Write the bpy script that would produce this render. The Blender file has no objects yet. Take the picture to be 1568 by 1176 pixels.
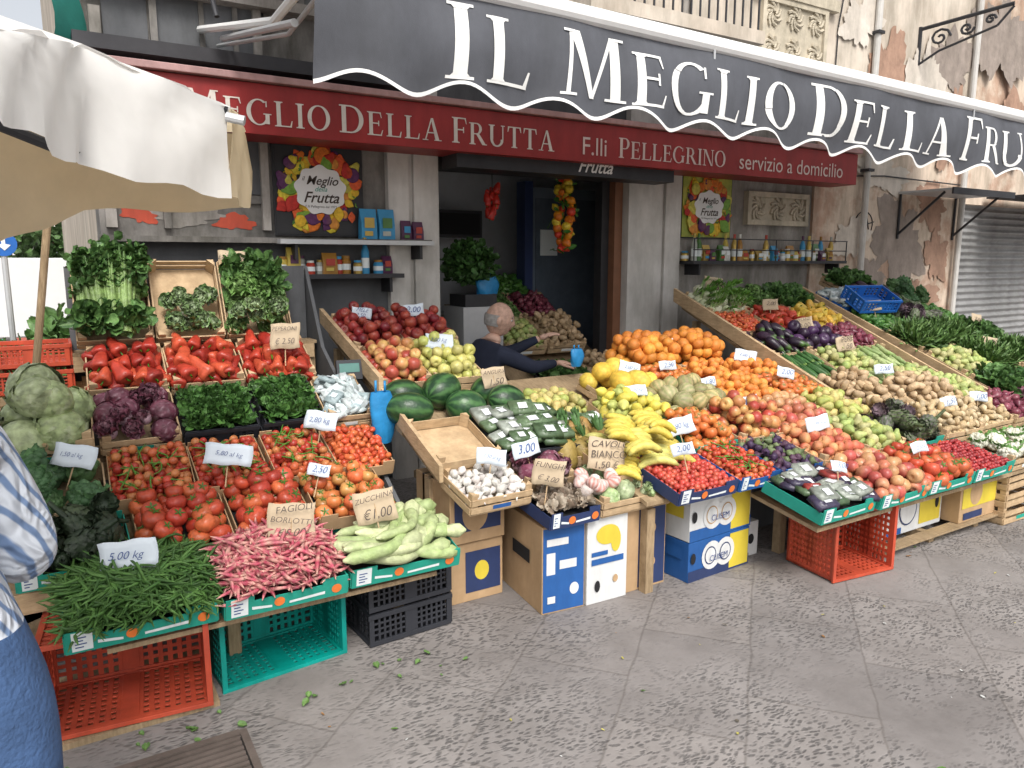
import bpy, math, random
import numpy as np
from mathutils import Vector, Matrix, Euler
random.seed(5); rng=np.random.default_rng(5)
SC=bpy.context.scene; COL=SC.collection
R=math.radians
# ------------------------------------------------------------ materials
MATS={}
def nodes(name):
    m=bpy.data.materials.new(name); m.use_nodes=True
    nt=m.node_tree; b=nt.nodes['Principled BSDF']; return m,nt,b
def N(nt,t,**k):
    n=nt.nodes.new(t)
    for a,v in k.items(): setattr(n,a,v)
    return n
def mat(name,c,rough=.6,var=.25,scale=8,bump=.1,bscale=60,c2=None,stretch=(1,1,1),metal=0,spec=.4,thr=None,dirt=0,trans=0):
    if name in MATS: return MATS[name]
    m,nt,b=nodes(name); L=nt.links
    tc=N(nt,'ShaderNodeTexCoord'); mp=N(nt,'ShaderNodeMapping'); mp.inputs['Scale'].default_value=stretch
    L.new(tc.outputs['Object'],mp.inputs[0])
    no=N(nt,'ShaderNodeTexNoise'); no.inputs['Scale'].default_value=scale; no.inputs['Detail'].default_value=6; no.inputs['Roughness'].default_value=.65
    L.new(mp.outputs[0],no.inputs['Vector'])
    cr=N(nt,'ShaderNodeValToRGB')
    a=Vector(c); c2=Vector(c2) if c2 else a*(1-var)
    if thr: cr.color_ramp.elements[0].position=thr[0]; cr.color_ramp.elements[1].position=thr[1]
    else: cr.color_ramp.elements[0].position=.3; cr.color_ramp.elements[1].position=.7
    cr.color_ramp.elements[0].color=(*c2,1); cr.color_ramp.elements[1].color=(*a,1)
    L.new(no.outputs['Fac'],cr.inputs[0]); out=cr.outputs[0]
    if dirt:
        n2=N(nt,'ShaderNodeTexNoise'); n2.inputs['Scale'].default_value=1.7; n2.inputs['Detail'].default_value=8; n2.inputs['Roughness'].default_value=.7
        mp2=N(nt,'ShaderNodeMapping'); mp2.inputs['Scale'].default_value=(2.5,2.5,.7)
        L.new(tc.outputs['Object'],mp2.inputs[0]); L.new(mp2.outputs[0],n2.inputs['Vector'])
        r2=N(nt,'ShaderNodeValToRGB'); r2.color_ramp.elements[0].position=.35; r2.color_ramp.elements[1].position=.62
        r2.color_ramp.elements[0].color=(1-dirt,1-dirt,1-dirt*1.05,1); r2.color_ramp.elements[1].color=(1,1,1,1)
        L.new(n2.outputs['Fac'],r2.inputs[0])
        mx=N(nt,'ShaderNodeMix',data_type='RGBA',blend_type='MULTIPLY'); mx.inputs[0].default_value=1
        L.new(out,mx.inputs[6]); L.new(r2.outputs[0],mx.inputs[7]); out=mx.outputs[2]
    L.new(out,b.inputs['Base Color'])
    b.inputs['Roughness'].default_value=rough; b.inputs['Metallic'].default_value=metal
    b.inputs['Specular IOR Level'].default_value=spec
    if bump:
        nb=N(nt,'ShaderNodeTexNoise'); nb.inputs['Scale'].default_value=bscale; nb.inputs['Detail'].default_value=4
        L.new(mp.outputs[0],nb.inputs['Vector'])
        bp=N(nt,'ShaderNodeBump'); bp.inputs['Strength'].default_value=bump; bp.inputs['Distance'].default_value=.01
        L.new(nb.outputs['Fac'],bp.inputs['Height']); L.new(bp.outputs[0],b.inputs['Normal'])
    if trans:
        t=N(nt,'ShaderNodeBsdfTranslucent'); L.new(out,t.inputs[0])
        ms=N(nt,'ShaderNodeMixShader'); ms.inputs[0].default_value=trans
        o=nt.nodes['Material Output']; L.new(b.outputs[0],ms.inputs[1]); L.new(t.outputs[0],ms.inputs[2]); L.new(ms.outputs[0],o.inputs[0])
    MATS[name]=m; return m
def produce_mat(name,rough,bscale=90,bump=.15,noise=25,var=.3,coat=0):
    m,nt,b=nodes(name); L=nt.links
    at=N(nt,'ShaderNodeAttribute',attribute_name='Col')
    tc=N(nt,'ShaderNodeTexCoord')
    no=N(nt,'ShaderNodeTexNoise'); no.inputs['Scale'].default_value=noise; no.inputs['Detail'].default_value=5
    L.new(tc.outputs['Object'],no.inputs['Vector'])
    cr=N(nt,'ShaderNodeValToRGB'); cr.color_ramp.elements[0].position=.35; cr.color_ramp.elements[1].position=.65
    cr.color_ramp.elements[0].color=(1-var,1-var,1-var,1); cr.color_ramp.elements[1].color=(1.0,1.0,1.0,1)
    L.new(no.outputs['Fac'],cr.inputs[0])
    mx=N(nt,'ShaderNodeMix',data_type='RGBA',blend_type='MULTIPLY'); mx.inputs[0].default_value=1
    L.new(at.outputs['Color'],mx.inputs[6]); L.new(cr.outputs[0],mx.inputs[7]); L.new(mx.outputs[2],b.inputs['Base Color'])
    b.inputs['Roughness'].default_value=rough; b.inputs['Specular IOR Level'].default_value=.4
    nb=N(nt,'ShaderNodeTexNoise'); nb.inputs['Scale'].default_value=bscale
    L.new(tc.outputs['Object'],nb.inputs['Vector'])
    bp=N(nt,'ShaderNodeBump'); bp.inputs['Strength'].default_value=bump; bp.inputs['Distance'].default_value=.01
    L.new(nb.outputs['Fac'],bp.inputs['Height']); L.new(bp.outputs[0],b.inputs['Normal'])
    MATS[name]=m; return m
PG=produce_mat('fruit_skin_glossy',.33,noise=40); PM_=produce_mat('fruit_skin_matte',.55,bump=.3,noise=40); PL=produce_mat('leaf_surface',.5,bump=.8,bscale=38,var=.45,noise=30)
wood=mat('crate_wood',(.66,.48,.29),.75,scale=14,stretch=(1,1,6),c2=(.44,.3,.17),bump=.2,dirt=.3)
wood2=mat('old_wood',(.45,.33,.2),.8,scale=14,stretch=(6,1,1),c2=(.26,.18,.1),bump=.25,dirt=.3)
cardb=mat('cardboard',(.52,.35,.2),.85,scale=9,c2=(.43,.28,.15),bump=.05,dirt=.2)
green=mat('green_card',(.02,.34,.25),.6,scale=7,var=.2,bump=.03,dirt=.15)
white=mat('white_paint',(.78,.78,.77),.6,scale=6,var=.1,bump=.03)
label=mat('label_white',(.75,.8,.8),.5,var=.06,bump=0)
orange_l=mat('label_orange',(.8,.2,.04),.5,var=.2,bump=0)
redp=mat('red_plastic',(.6,.09,.04),.45,scale=5,c2=(.45,.07,.04),bump=.06,dirt=.4)
tealp=mat('teal_plastic',(.0,.34,.29),.45,scale=5,var=.25,bump=.06,dirt=.4)
blackp=mat('black_plastic',(.032,.034,.042),.45,scale=5,var=.3,bump=.06)
bluep=mat('blue_plastic',(.02,.14,.5),.4,scale=5,var=.25,bump=.05)
bluebag=mat('blue_bag',(.04,.35,.75),.3,scale=12,var=.35,bump=.5,bscale=25,trans=.25)
bluec=mat('blue_card',(.025,.12,.38),.5,scale=5,var=.2,bump=.03,dirt=.25)
navyc=mat('navy_card',(.03,.05,.14),.5,scale=5,var=.2,bump=.03,dirt=.2)
yellowc=mat('yellow_card',(.72,.57,.06),.5,scale=5,var=.15,bump=.03,dirt=.15)
whitec=mat('white_card',(.72,.73,.73),.6,scale=5,var=.1,bump=.03,dirt=.22)
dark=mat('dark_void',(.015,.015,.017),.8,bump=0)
ink=mat('sign_ink',(.03,.07,.25),.6,bump=0)
inkb=mat('sign_ink_dark',(.07,.05,.04),.6,bump=0)
signw=mat('sign_card_white',(.66,.73,.8),.6,var=.12,bump=.03)
signb=mat('sign_card_brown',(.52,.41,.28),.7,var=.2,bump=.03)
metal=mat('painted_metal',(.55,.56,.57),.4,var=.15,bump=.03,metal=.3)
dmetal=mat('dark_metal',(.05,.05,.055),.5,var=.3,bump=.05,metal=.4)
# ------------------------------------------------------------ builders
def empty(name,loc=(0,0,0),rot=(0,0,0)):
    e=bpy.data.objects.new(name,None); e.location=loc; e.rotation_euler=rot; e.empty_display_size=.1; COL.objects.link(e); return e
class B:
    def __init__(s): s.v=[];s.f=[];s.m=[];s.mats=[]
    def mi(s,m):
        if m not in s.mats: s.mats.append(m)
        return s.mats.index(m)
    def box(s,x0,x1,y0,y1,z0,z1,m,M=None):
        n=len(s.v); P=[(x,y,z) for z in(z0,z1) for y in(y0,y1) for x in(x0,x1)]
        if M is not None: P=[tuple(M@Vector(p)) for p in P]
        s.v+=P
        for f in((0,2,3,1),(4,5,7,6),(0,1,5,4),(2,6,7,3),(0,4,6,2),(1,3,7,5)): s.f.append([n+i for i in f]); s.m.append(s.mi(m))
    def poly(s,P,m):
        n=len(s.v); s.v+=[tuple(p) for p in P]; s.f.append(list(range(n,n+len(P)))); s.m.append(s.mi(m))
    def cyl(s,p0,p1,r,m,n=8,r1=None):
        p0=Vector(p0);p1=Vector(p1);d=(p1-p0).normalized(); a=d.orthogonal().normalized(); b=d.cross(a); r1=r if r1 is None else r1
        k=len(s.v)
        for p,rr in((p0,r),(p1,r1)):
            for i in range(n):
                t=2*math.pi*i/n; s.v.append(tuple(p+a*math.cos(t)*rr+b*math.sin(t)*rr))
        for i in range(n):
            j=(i+1)%n; s.f.append([k+i,k+j,k+n+j,k+n+i]); s.m.append(s.mi(m))
        s.f.append([k+i for i in range(n)][::-1]); s.m.append(s.mi(m)); s.f.append([k+n+i for i in range(n)]); s.m.append(s.mi(m))
    def path(s,pts,r,m,n=6):
        for a,b in zip(pts[:-1],pts[1:]): s.cyl(a,b,r,m,n)
    def grid(s,fn,u0,u1,nu,v0,v1,nv,m):
        k=len(s.v)
        for j in range(nv+1):
            for i in range(nu+1): s.v.append(tuple(fn(u0+(u1-u0)*i/nu,v0+(v1-v0)*j/nv)))
        for j in range(nv):
            for i in range(nu):
                a=k+j*(nu+1)+i; s.f.append([a,a+1,a+nu+2,a+nu+1]); s.m.append(s.mi(m))
    def make(s,name,parent=None,loc=(0,0,0),rot=(0,0,0),smooth=False,bevel=0):
        me=bpy.data.meshes.new(name); me.from_pydata(s.v,[],s.f)
        for m in s.mats: me.materials.append(m)
        me.polygons.foreach_set('material_index',s.m)
        if smooth: me.polygons.foreach_set('use_smooth',[True]*len(s.f))
        me.update()
        o=bpy.data.objects.new(name,me); o.location=loc;o.rotation_euler=rot; COL.objects.link(o)
        if parent: o.parent=parent
        if bevel:
            bv=o.modifiers.new('b','BEVEL'); bv.width=bevel; bv.segments=2; bv.limit_method='ANGLE'
        return o
# ------------------------------------------------------------ produce templates (V,T,m)
def lathe(prof,n=12,fn=None,mf=None):
    V=[];T=[];m=[]
    V.append((0,0,prof[0][1]))
    for r,z in prof[1:-1]:
        for i in range(n):
            t=2*math.pi*i/n; k=fn(t,z) if fn else 1
            V.append((r*k*math.cos(t),r*k*math.sin(t),z))
    V.append((0,0,prof[-1][1])); e=len(V)-1; q=len(prof)-2
    for i in range(n):
        j=(i+1)%n
        T.append((0,1+j,1+i)); T.append((e,1+(q-1)*n+i,1+(q-1)*n+j))
        for k in range(q-1):
            a=1+k*n+i;b=1+k*n+j;c=b+n;d=a+n; T+=[(a,b,c),(a,c,d)]
    V=np.array(V,float); T=np.array(T)
    mm=np.array([mf(*v) if mf else 0 for v in V]); return V,T,mm
def sph(n=12,k=8): return [(math.sin(math.pi*i/k)*.5,-math.cos(math.pi*i/k)*.5) for i in range(k+1)]
def tube(pts,rad,n=6,m=None):
    V=[];T=[];M=[]
    pts=[Vector(p) for p in pts]
    for i,p in enumerate(pts):
        d=(pts[min(i+1,len(pts)-1)]-pts[max(i-1,0)]).normalized(); a=d.cross(Vector((.3,.2,1))).normalized(); b=d.cross(a)
        for j in range(n):
            t=2*math.pi*j/n; V.append(tuple(p+a*rad[i]*math.cos(t)+b*rad[i]*math.sin(t))); M.append(m[i] if m else 0)
    for i in range(len(pts)-1):
        for j in range(n):
            a=i*n+j;b=i*n+(j+1)%n; T+=[(a,b,b+n),(a,b+n,a+n)]
    return np.array(V),np.array(T),np.array(M,float)
def join(*ts):
    V=[];T=[];M=[];n=0
    for v,t,m in ts: V.append(v);T.append(t+n);M.append(m);n+=len(v)
    return np.vstack(V),np.vstack(T),np.concatenate(M)
def rotm(a,b,c): return np.array(Euler((a,b,c)).to_matrix())
def xf(t,M=None,loc=(0,0,0),s=1,m=None):
    v,T,mm=t; v=v*s
    if M is not None: v=v@M.T
    return v+np.array(loc),T,(mm if m is None else np.full(len(v),float(m)))
def leafT(l=1,w=.5,curl=.3,cup=.15,nl=5,stem=0,ruf=.07):
    V=[];T=[];m=[]
    for i in range(nl+1):
        u=i/nl; ww=w*math.sin(math.pi*min(1,(u*.88+.06)))**.8*.5; y=u*l*math.cos(curl*u); z=math.sin(curl*u*2)*l*.3
        for k,j in enumerate((-1,-.5,0,.5,1)):
            rf=(ruf*w*math.sin(i*2.3+j*5)) if abs(j)==1 else 0
            V.append((j*ww,y,z+cup*abs(j)*w+rf)); m.append(1 if k==2 else 0)
    for i in range(nl):
        for j in range(4): a=i*5+j; T+=[(a,a+1,a+6),(a,a+6,a+5)]
    return np.array(V),np.array(T),np.array(m,float)*.6
TP={}
TP['ball']=lathe(sph(12,8),12,mf=lambda x,y,z:.0)
TP['small']=lathe(sph(8,6),8)
TP['tomato']=join(lathe([(0,-.38),(.28,-.38),(.46,-.15),(.5,.05),(.42,.28),(.2,.38),(0,.32)],14,lambda t,z:1+.05*math.cos(5*t)*(z>-.2)),*[xf(leafT(.28,.1,.3,0,2),rotm(0,0,k*1.26),(0,0,.37),m=1) for k in range(5)])
TP['apple']=join(lathe([(0,-.36),(.2,-.42),(.4,-.28),(.5,.05),(.42,.32),(.2,.42),(.08,.34),(0,.28)],12,mf=lambda x,y,z:max(0,min(1,(x*.9+z*.8+.1)))*.9),)
TP['lemon']=lathe([(0,-.68),(.08,-.62),(.2,-.48),(.42,-.25),(.48,0),(.42,.25),(.2,.48),(.09,.62),(0,.66)],10)
TP['yellow_melon']=lathe([(r,z*1.25) for r,z in sph(14,10)],14,lambda t,z:1+.02*math.cos(9*t))
TP['pear']=lathe([(0,-.45),(.25,-.44),(.45,-.2),(.45,.05),(.28,.35),(.18,.6),(.1,.7),(0,.7)],10,mf=lambda x,y,z:max(0,x)*.8)
def potato():
    v,t,m=lathe(sph(10,8),10); v=v*np.array([.8,.75,1.25]); v*= (1+.12*np.sin(v[:,0:1]*9+1)*np.cos(v[:,2:3]*7)); return v,t,m
TP['potato']=potato()
TP['pepper']=join(lathe([(0,-.75),(.18,-.72),(.32,-.45),(.42,0),(.48,.35),(.36,.5),(.12,.42),(0,.4)],12,lambda t,z:1+.14*math.cos(3*t)),xf(tube([(0,0,.4),(.02,0,.55),(.08,0,.68)],[.06,.05,.05],5),m=1))
TP['longpepper']=join(lathe([(0,-1.35),(.14,-1.25),(.3,-.8),(.4,-.2),(.48,.3),(.38,.52),(.12,.42),(0,.4)],12,lambda t,z:1+.16*math.cos(3*t+z)+.06*math.sin(z*6)),xf(tube([(0,0,.4),(.02,0,.6),(.12,0,.75)],[.06,.05,.05],5),m=1))
TP['eggplant']=join(lathe([(0,-.9),(.25,-.85),(.42,-.55),(.42,-.2),(.3,.25),(.2,.6),(.1,.7),(0,.7)],12,mf=lambda x,y,z:1 if z>.5 else 0),xf(tube([(0,0,.65),(.03,0,.9)],[.08,.05],5),m=1))
TP['zucchini']=lathe([(0,-2.4),(.3,-2.35),(.45,-2),(.5,0),(.4,1.6),(.3,2.1),(.28,2.3),(0,2.35)],9,lambda t,z:1+.06*math.cos(6*t),mf=lambda x,y,z:1 if z>2.05 else .0)
def trom(b_):
    pts=[];rad=[];m=[]
    for i in range(13):
        u=i/12; pts.append((b_*math.sin(u*math.pi)*.9,(u-.5)*7,.5*math.cos(u*4)*.3)); r=.5+.28*math.exp(-((u-.88)/.1)**2)
        rad.append(r if 0<i<12 else .12); m.append(1 if i<1 else .25*math.sin(i*2)**2)
    return tube(pts,rad,9,m)
TP['trombetta0']=trom(1.4);TP['trombetta1']=trom(-.9);TP['trombetta2']=trom(2.2)
def banana(a=0):
    pts=[];rad=[];m=[]
    for i in range(9):
        t=(i/8-.5)*1.7; pts.append((0,math.sin(t)*.62,(1-math.cos(t))*.62)); u=i/8
        rad.append(.115*(math.sin(math.pi*(.1+.8*u)))**.6 if 0<i<8 else .03); m.append(1 if i in(0,8) else 0)
    return tube(pts,rad,7,m)
TP['bananas']=join(*[xf(banana(),rotm(0,(k-2.5)*.28,0)@rotm((k%2)*.1,0,0),((k-2.5)*.17,0,-abs(k-2.5)*.03)) for k in range(6)])
def bean(seed,bend=1.0,n=4):
    pts=[]
    for i in range(8):
        u=i/7-.5; pts.append((math.sin(u*bend*3+seed)*.08*bend,u,math.cos(u*3+seed*2)*.05))
    return tube(pts,[.006,.03,.036,.036,.036,.036,.03,.006],n,[1,.2,0,.7,0,.6,0,.5])
for k in range(4): TP['bean%d'%k]=bean(k,.6+.5*k)
TP['leaf']=leafT(); TP['leafw']=leafT(1,.8,.6,.22)
TP['blade']=leafT(1,.14,.5,.05)
def cabbage():
    core=lathe([(r*.92,z*.86) for r,z in sph(22,16)],26,lambda t,z:1+.025*math.sin(5*t+z*9)+.015*math.sin(13*t-z*20),mf=lambda x,y,z:.55 if abs(math.sin(math.atan2(y,x)*3.5+z*5))<.16 else .12*abs(math.sin(z*40+x*30))); L=[core]
    for k in range(9):
        a=k*2.4; th=.35+.12*(k%4)
        v,t,m=leafT(1,1.0,0,0,9)
        u=v[:,1:2]; w=v[:,0:1]
        ph=-1.2+u*2.0; lo=w*2.0/np.maximum(.5,np.cos(ph*.7)); rr=.458+.016*(k%3)+.14*np.maximum(0,u-.7)+.09*np.abs(w)*np.sin(u*17+k)
        P=np.hstack([rr*np.cos(ph)*np.cos(lo),rr*np.cos(ph)*np.sin(lo),rr*np.sin(ph)*.95])
        L.append((P@rotm(0,th*.6,a).T,t,m))
    return join(*L)
TP['cabbage']=cabbage()
def rosette(n=34,w=.42):
    L=[]
    for k in range(n):
        u=k/n; v,t,m=xf(leafT(.72-.3*(1-u),w+.15*u,.8,.24,6,ruf=.22),rotm(R(86-66*u+random.uniform(-10,10)),random.uniform(-.2,.2),0),(0,0,0))
        L.append((v@rotm(0,0,k*2.399).T,t,np.clip(m*.8+.7*(1-u),0,1)))
    L.append(xf(TP['small'],np.diag([.45,.45,.4]),(0,0,.1),m=.8))
    return join(*L)
TP['lettuce']=rosette()
def bumps(n,stalk=True):
    L=[]
    for k in range(n):
        z=1-(k+.5)/n*1.15; r=math.sqrt(max(0,1-z*z)); a=k*2.399
        L.append(xf(TP['small'],None,(r*math.cos(a)*.36,r*math.sin(a)*.36,z*.3),s=.16+.07*math.sin(k*1.7)))
    L.append(xf(TP['ball'],s=.7))
    if stalk:
        for k in range(9): v,t,m=xf(leafT(.8,.38,.4,.15,5,ruf=.2),rotm(R(50),0,0),(0,.12,-.35),m=1); L.append((v@rotm(0,0,k*.7).T,t,m))
    return join(*L)
TP['cauli']=bumps(90); TP['broccoli']=bumps(110,True)
def artichoke():
    L=[xf(TP['small'],s=.7)]
    for k in range(42):
        u=k/42; ph=-1.0+2.3*u; a=k*2.399
        v,t,m=xf(leafT(.38,.3,.5,.1,3),rotm(R(80-35*u),0,0),(0,.38*math.cos(ph),.42*math.sin(ph)-.1)); L.append((v@rotm(0,0,a).T,t,m*.8))
    L.append(xf(tube([(0,0,-.4),(0,0,-1.1)],[.1,.08],6),m=0)); return join(*L)
TP['artichoke']=artichoke()
def celery():
    L=[]
    for k in range(11):
        a=k*2.4; x=.12*math.cos(a); y=.09*math.sin(a)
        L.append(tube([(x,y,-1),(x*1.4,y*1.4,-.2),(x*2,y*2,.5),(x*3,y*3,.9)],[.085,.075,.05,.02],6,[1,.8,.5,0]))
    for k in range(110):
        a=random.uniform(0,6.3); rr=random.uniform(0,.42); L.append(xf(leafT(.28,.24,.6,.1,3,ruf=.2),rotm(random.uniform(-1,1.6),random.uniform(-.6,.6),a),(rr*math.cos(a),rr*math.sin(a),random.uniform(.05,1.05)),m=0))
    return join(*L)
TP['celery']=celery()
def pineapple():
    L=[lathe([(0,-.7),(.3,-.68),(.45,-.4),(.48,0),(.44,.4),(.28,.62),(0,.65)],20,lambda t,z:1+.05*math.cos(10*t+z*16)*math.cos(z*22))]
    for k in range(26):
        u=k/26; v,t,m=xf(leafT(.75,.13,.5,.02,4),rotm(R(40+45*u),0,0),(0,.1*(1-u),.6),m=1); L.append((v@rotm(0,0,k*2.4).T,t,m))
    return join(*L)
TP['pineapple']=pineapple()
TP['melon']=lathe([(r,z*1.25) for r,z in sph(24,16)],48,mf=lambda x,y,z:.25+.75*max(0,math.sin(math.atan2(y,x)*8+.36*math.sin(z*30)))**.6 if math.sin(math.atan2(y,x)*8+.36*math.sin(z*30))>0 else 0)
TP['cantaloupe']=lathe(sph(16,12),20,lambda t,z:1-.04*abs(math.cos(5*t)),mf=lambda x,y,z:.7*(abs(math.cos(5*math.atan2(y,x)))>.93))
TP['garlic']=lathe([(0,-.34),(.3,-.34),(.48,-.12),(.45,.1),(.2,.32),(.07,.55),(.05,.8),(0,.82)],12,lambda t,z:1+.07*math.cos(6*t))
TP['fennel']=join(lathe([(0,-.4),(.35,-.38),(.5,-.1),(.42,.2),(.25,.45),(0,.5)],10,lambda t,z:1+.1*math.cos(3*t)),*[tube([(x,0,.3),(x*1.8,0,.8),(x*3,.1,1.3)],[.12,.09,.05],6,[0,.7,1]) for x in(-.15,0,.15)],*[xf(TP['blade'],rotm(random.uniform(.2,1.4),0,random.uniform(0,6)),(random.uniform(-.3,.3),0,1.1),s=.7,m=1) for _ in range(16)])
def blister():
    b=B(); b.box(-.5,.5,-.36,.36,0,.2,None); 
    V=np.array(b.v);V[4:]*=np.array([.94,.92,1]); T=[];
    for f in b.f: T+=[(f[0],f[1],f[2]),(f[0],f[2],f[3])]
    t=(V,np.array(T),np.zeros(len(V)))
    L=[t]
    for k in range(9): L.append(xf(TP['small'],np.diag([.3,.26,.14]),(random.uniform(-.33,.33),random.uniform(-.22,.22),.17)))
    l=(np.array([(-.15,-.2,.262),(.2,-.2,.262),(.2,.12,.262),(-.15,.12,.262)]),np.array([(0,1,2),(0,2,3)]),np.ones(4))
    return join(*L,l)
TP['blister']=blister()
class Pile:
    def __init__(s): s.V=[];s.T=[];s.C=[];s.n=0
    def add(s,t,M,loc,col,alt):
        v,T,m=t; s.V.append(v@M.T+np.array(loc)); s.T.append(T+s.n); s.n+=len(v)
        s.C.append(np.outer(1-m,col)+np.outer(m,alt))
    def make(s,name,mt,parent=None,loc=(0,0,0),rot=(0,0,0)):
        V=np.vstack(s.V);T=np.vstack(s.T);C=np.vstack(s.C); nf=len(T)
        me=bpy.data.meshes.new(name); me.vertices.add(len(V)); me.vertices.foreach_set('co',V.ravel())
        me.loops.add(nf*3); me.loops.foreach_set('vertex_index',T.ravel().astype(np.int32))
        me.polygons.add(nf); me.polygons.foreach_set('loop_start',np.arange(0,nf*3,3,dtype=np.int32))
        me.polygons.foreach_set('loop_total',np.full(nf,3,dtype=np.int32))
        me.polygons.foreach_set('use_smooth',np.ones(nf,dtype=bool))
        me.update(calc_edges=True)
        a=me.color_attributes.new('Col','FLOAT_COLOR','POINT'); a.data.foreach_set('color',np.hstack([C,np.ones((len(C),1))]).ravel())
        me.materials.append(mt); o=bpy.data.objects.new(name,me); COL.objects.link(o); o.location=loc;o.rotation_euler=rot
        if parent: o.parent=parent
        return o
U=random.uniform
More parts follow.
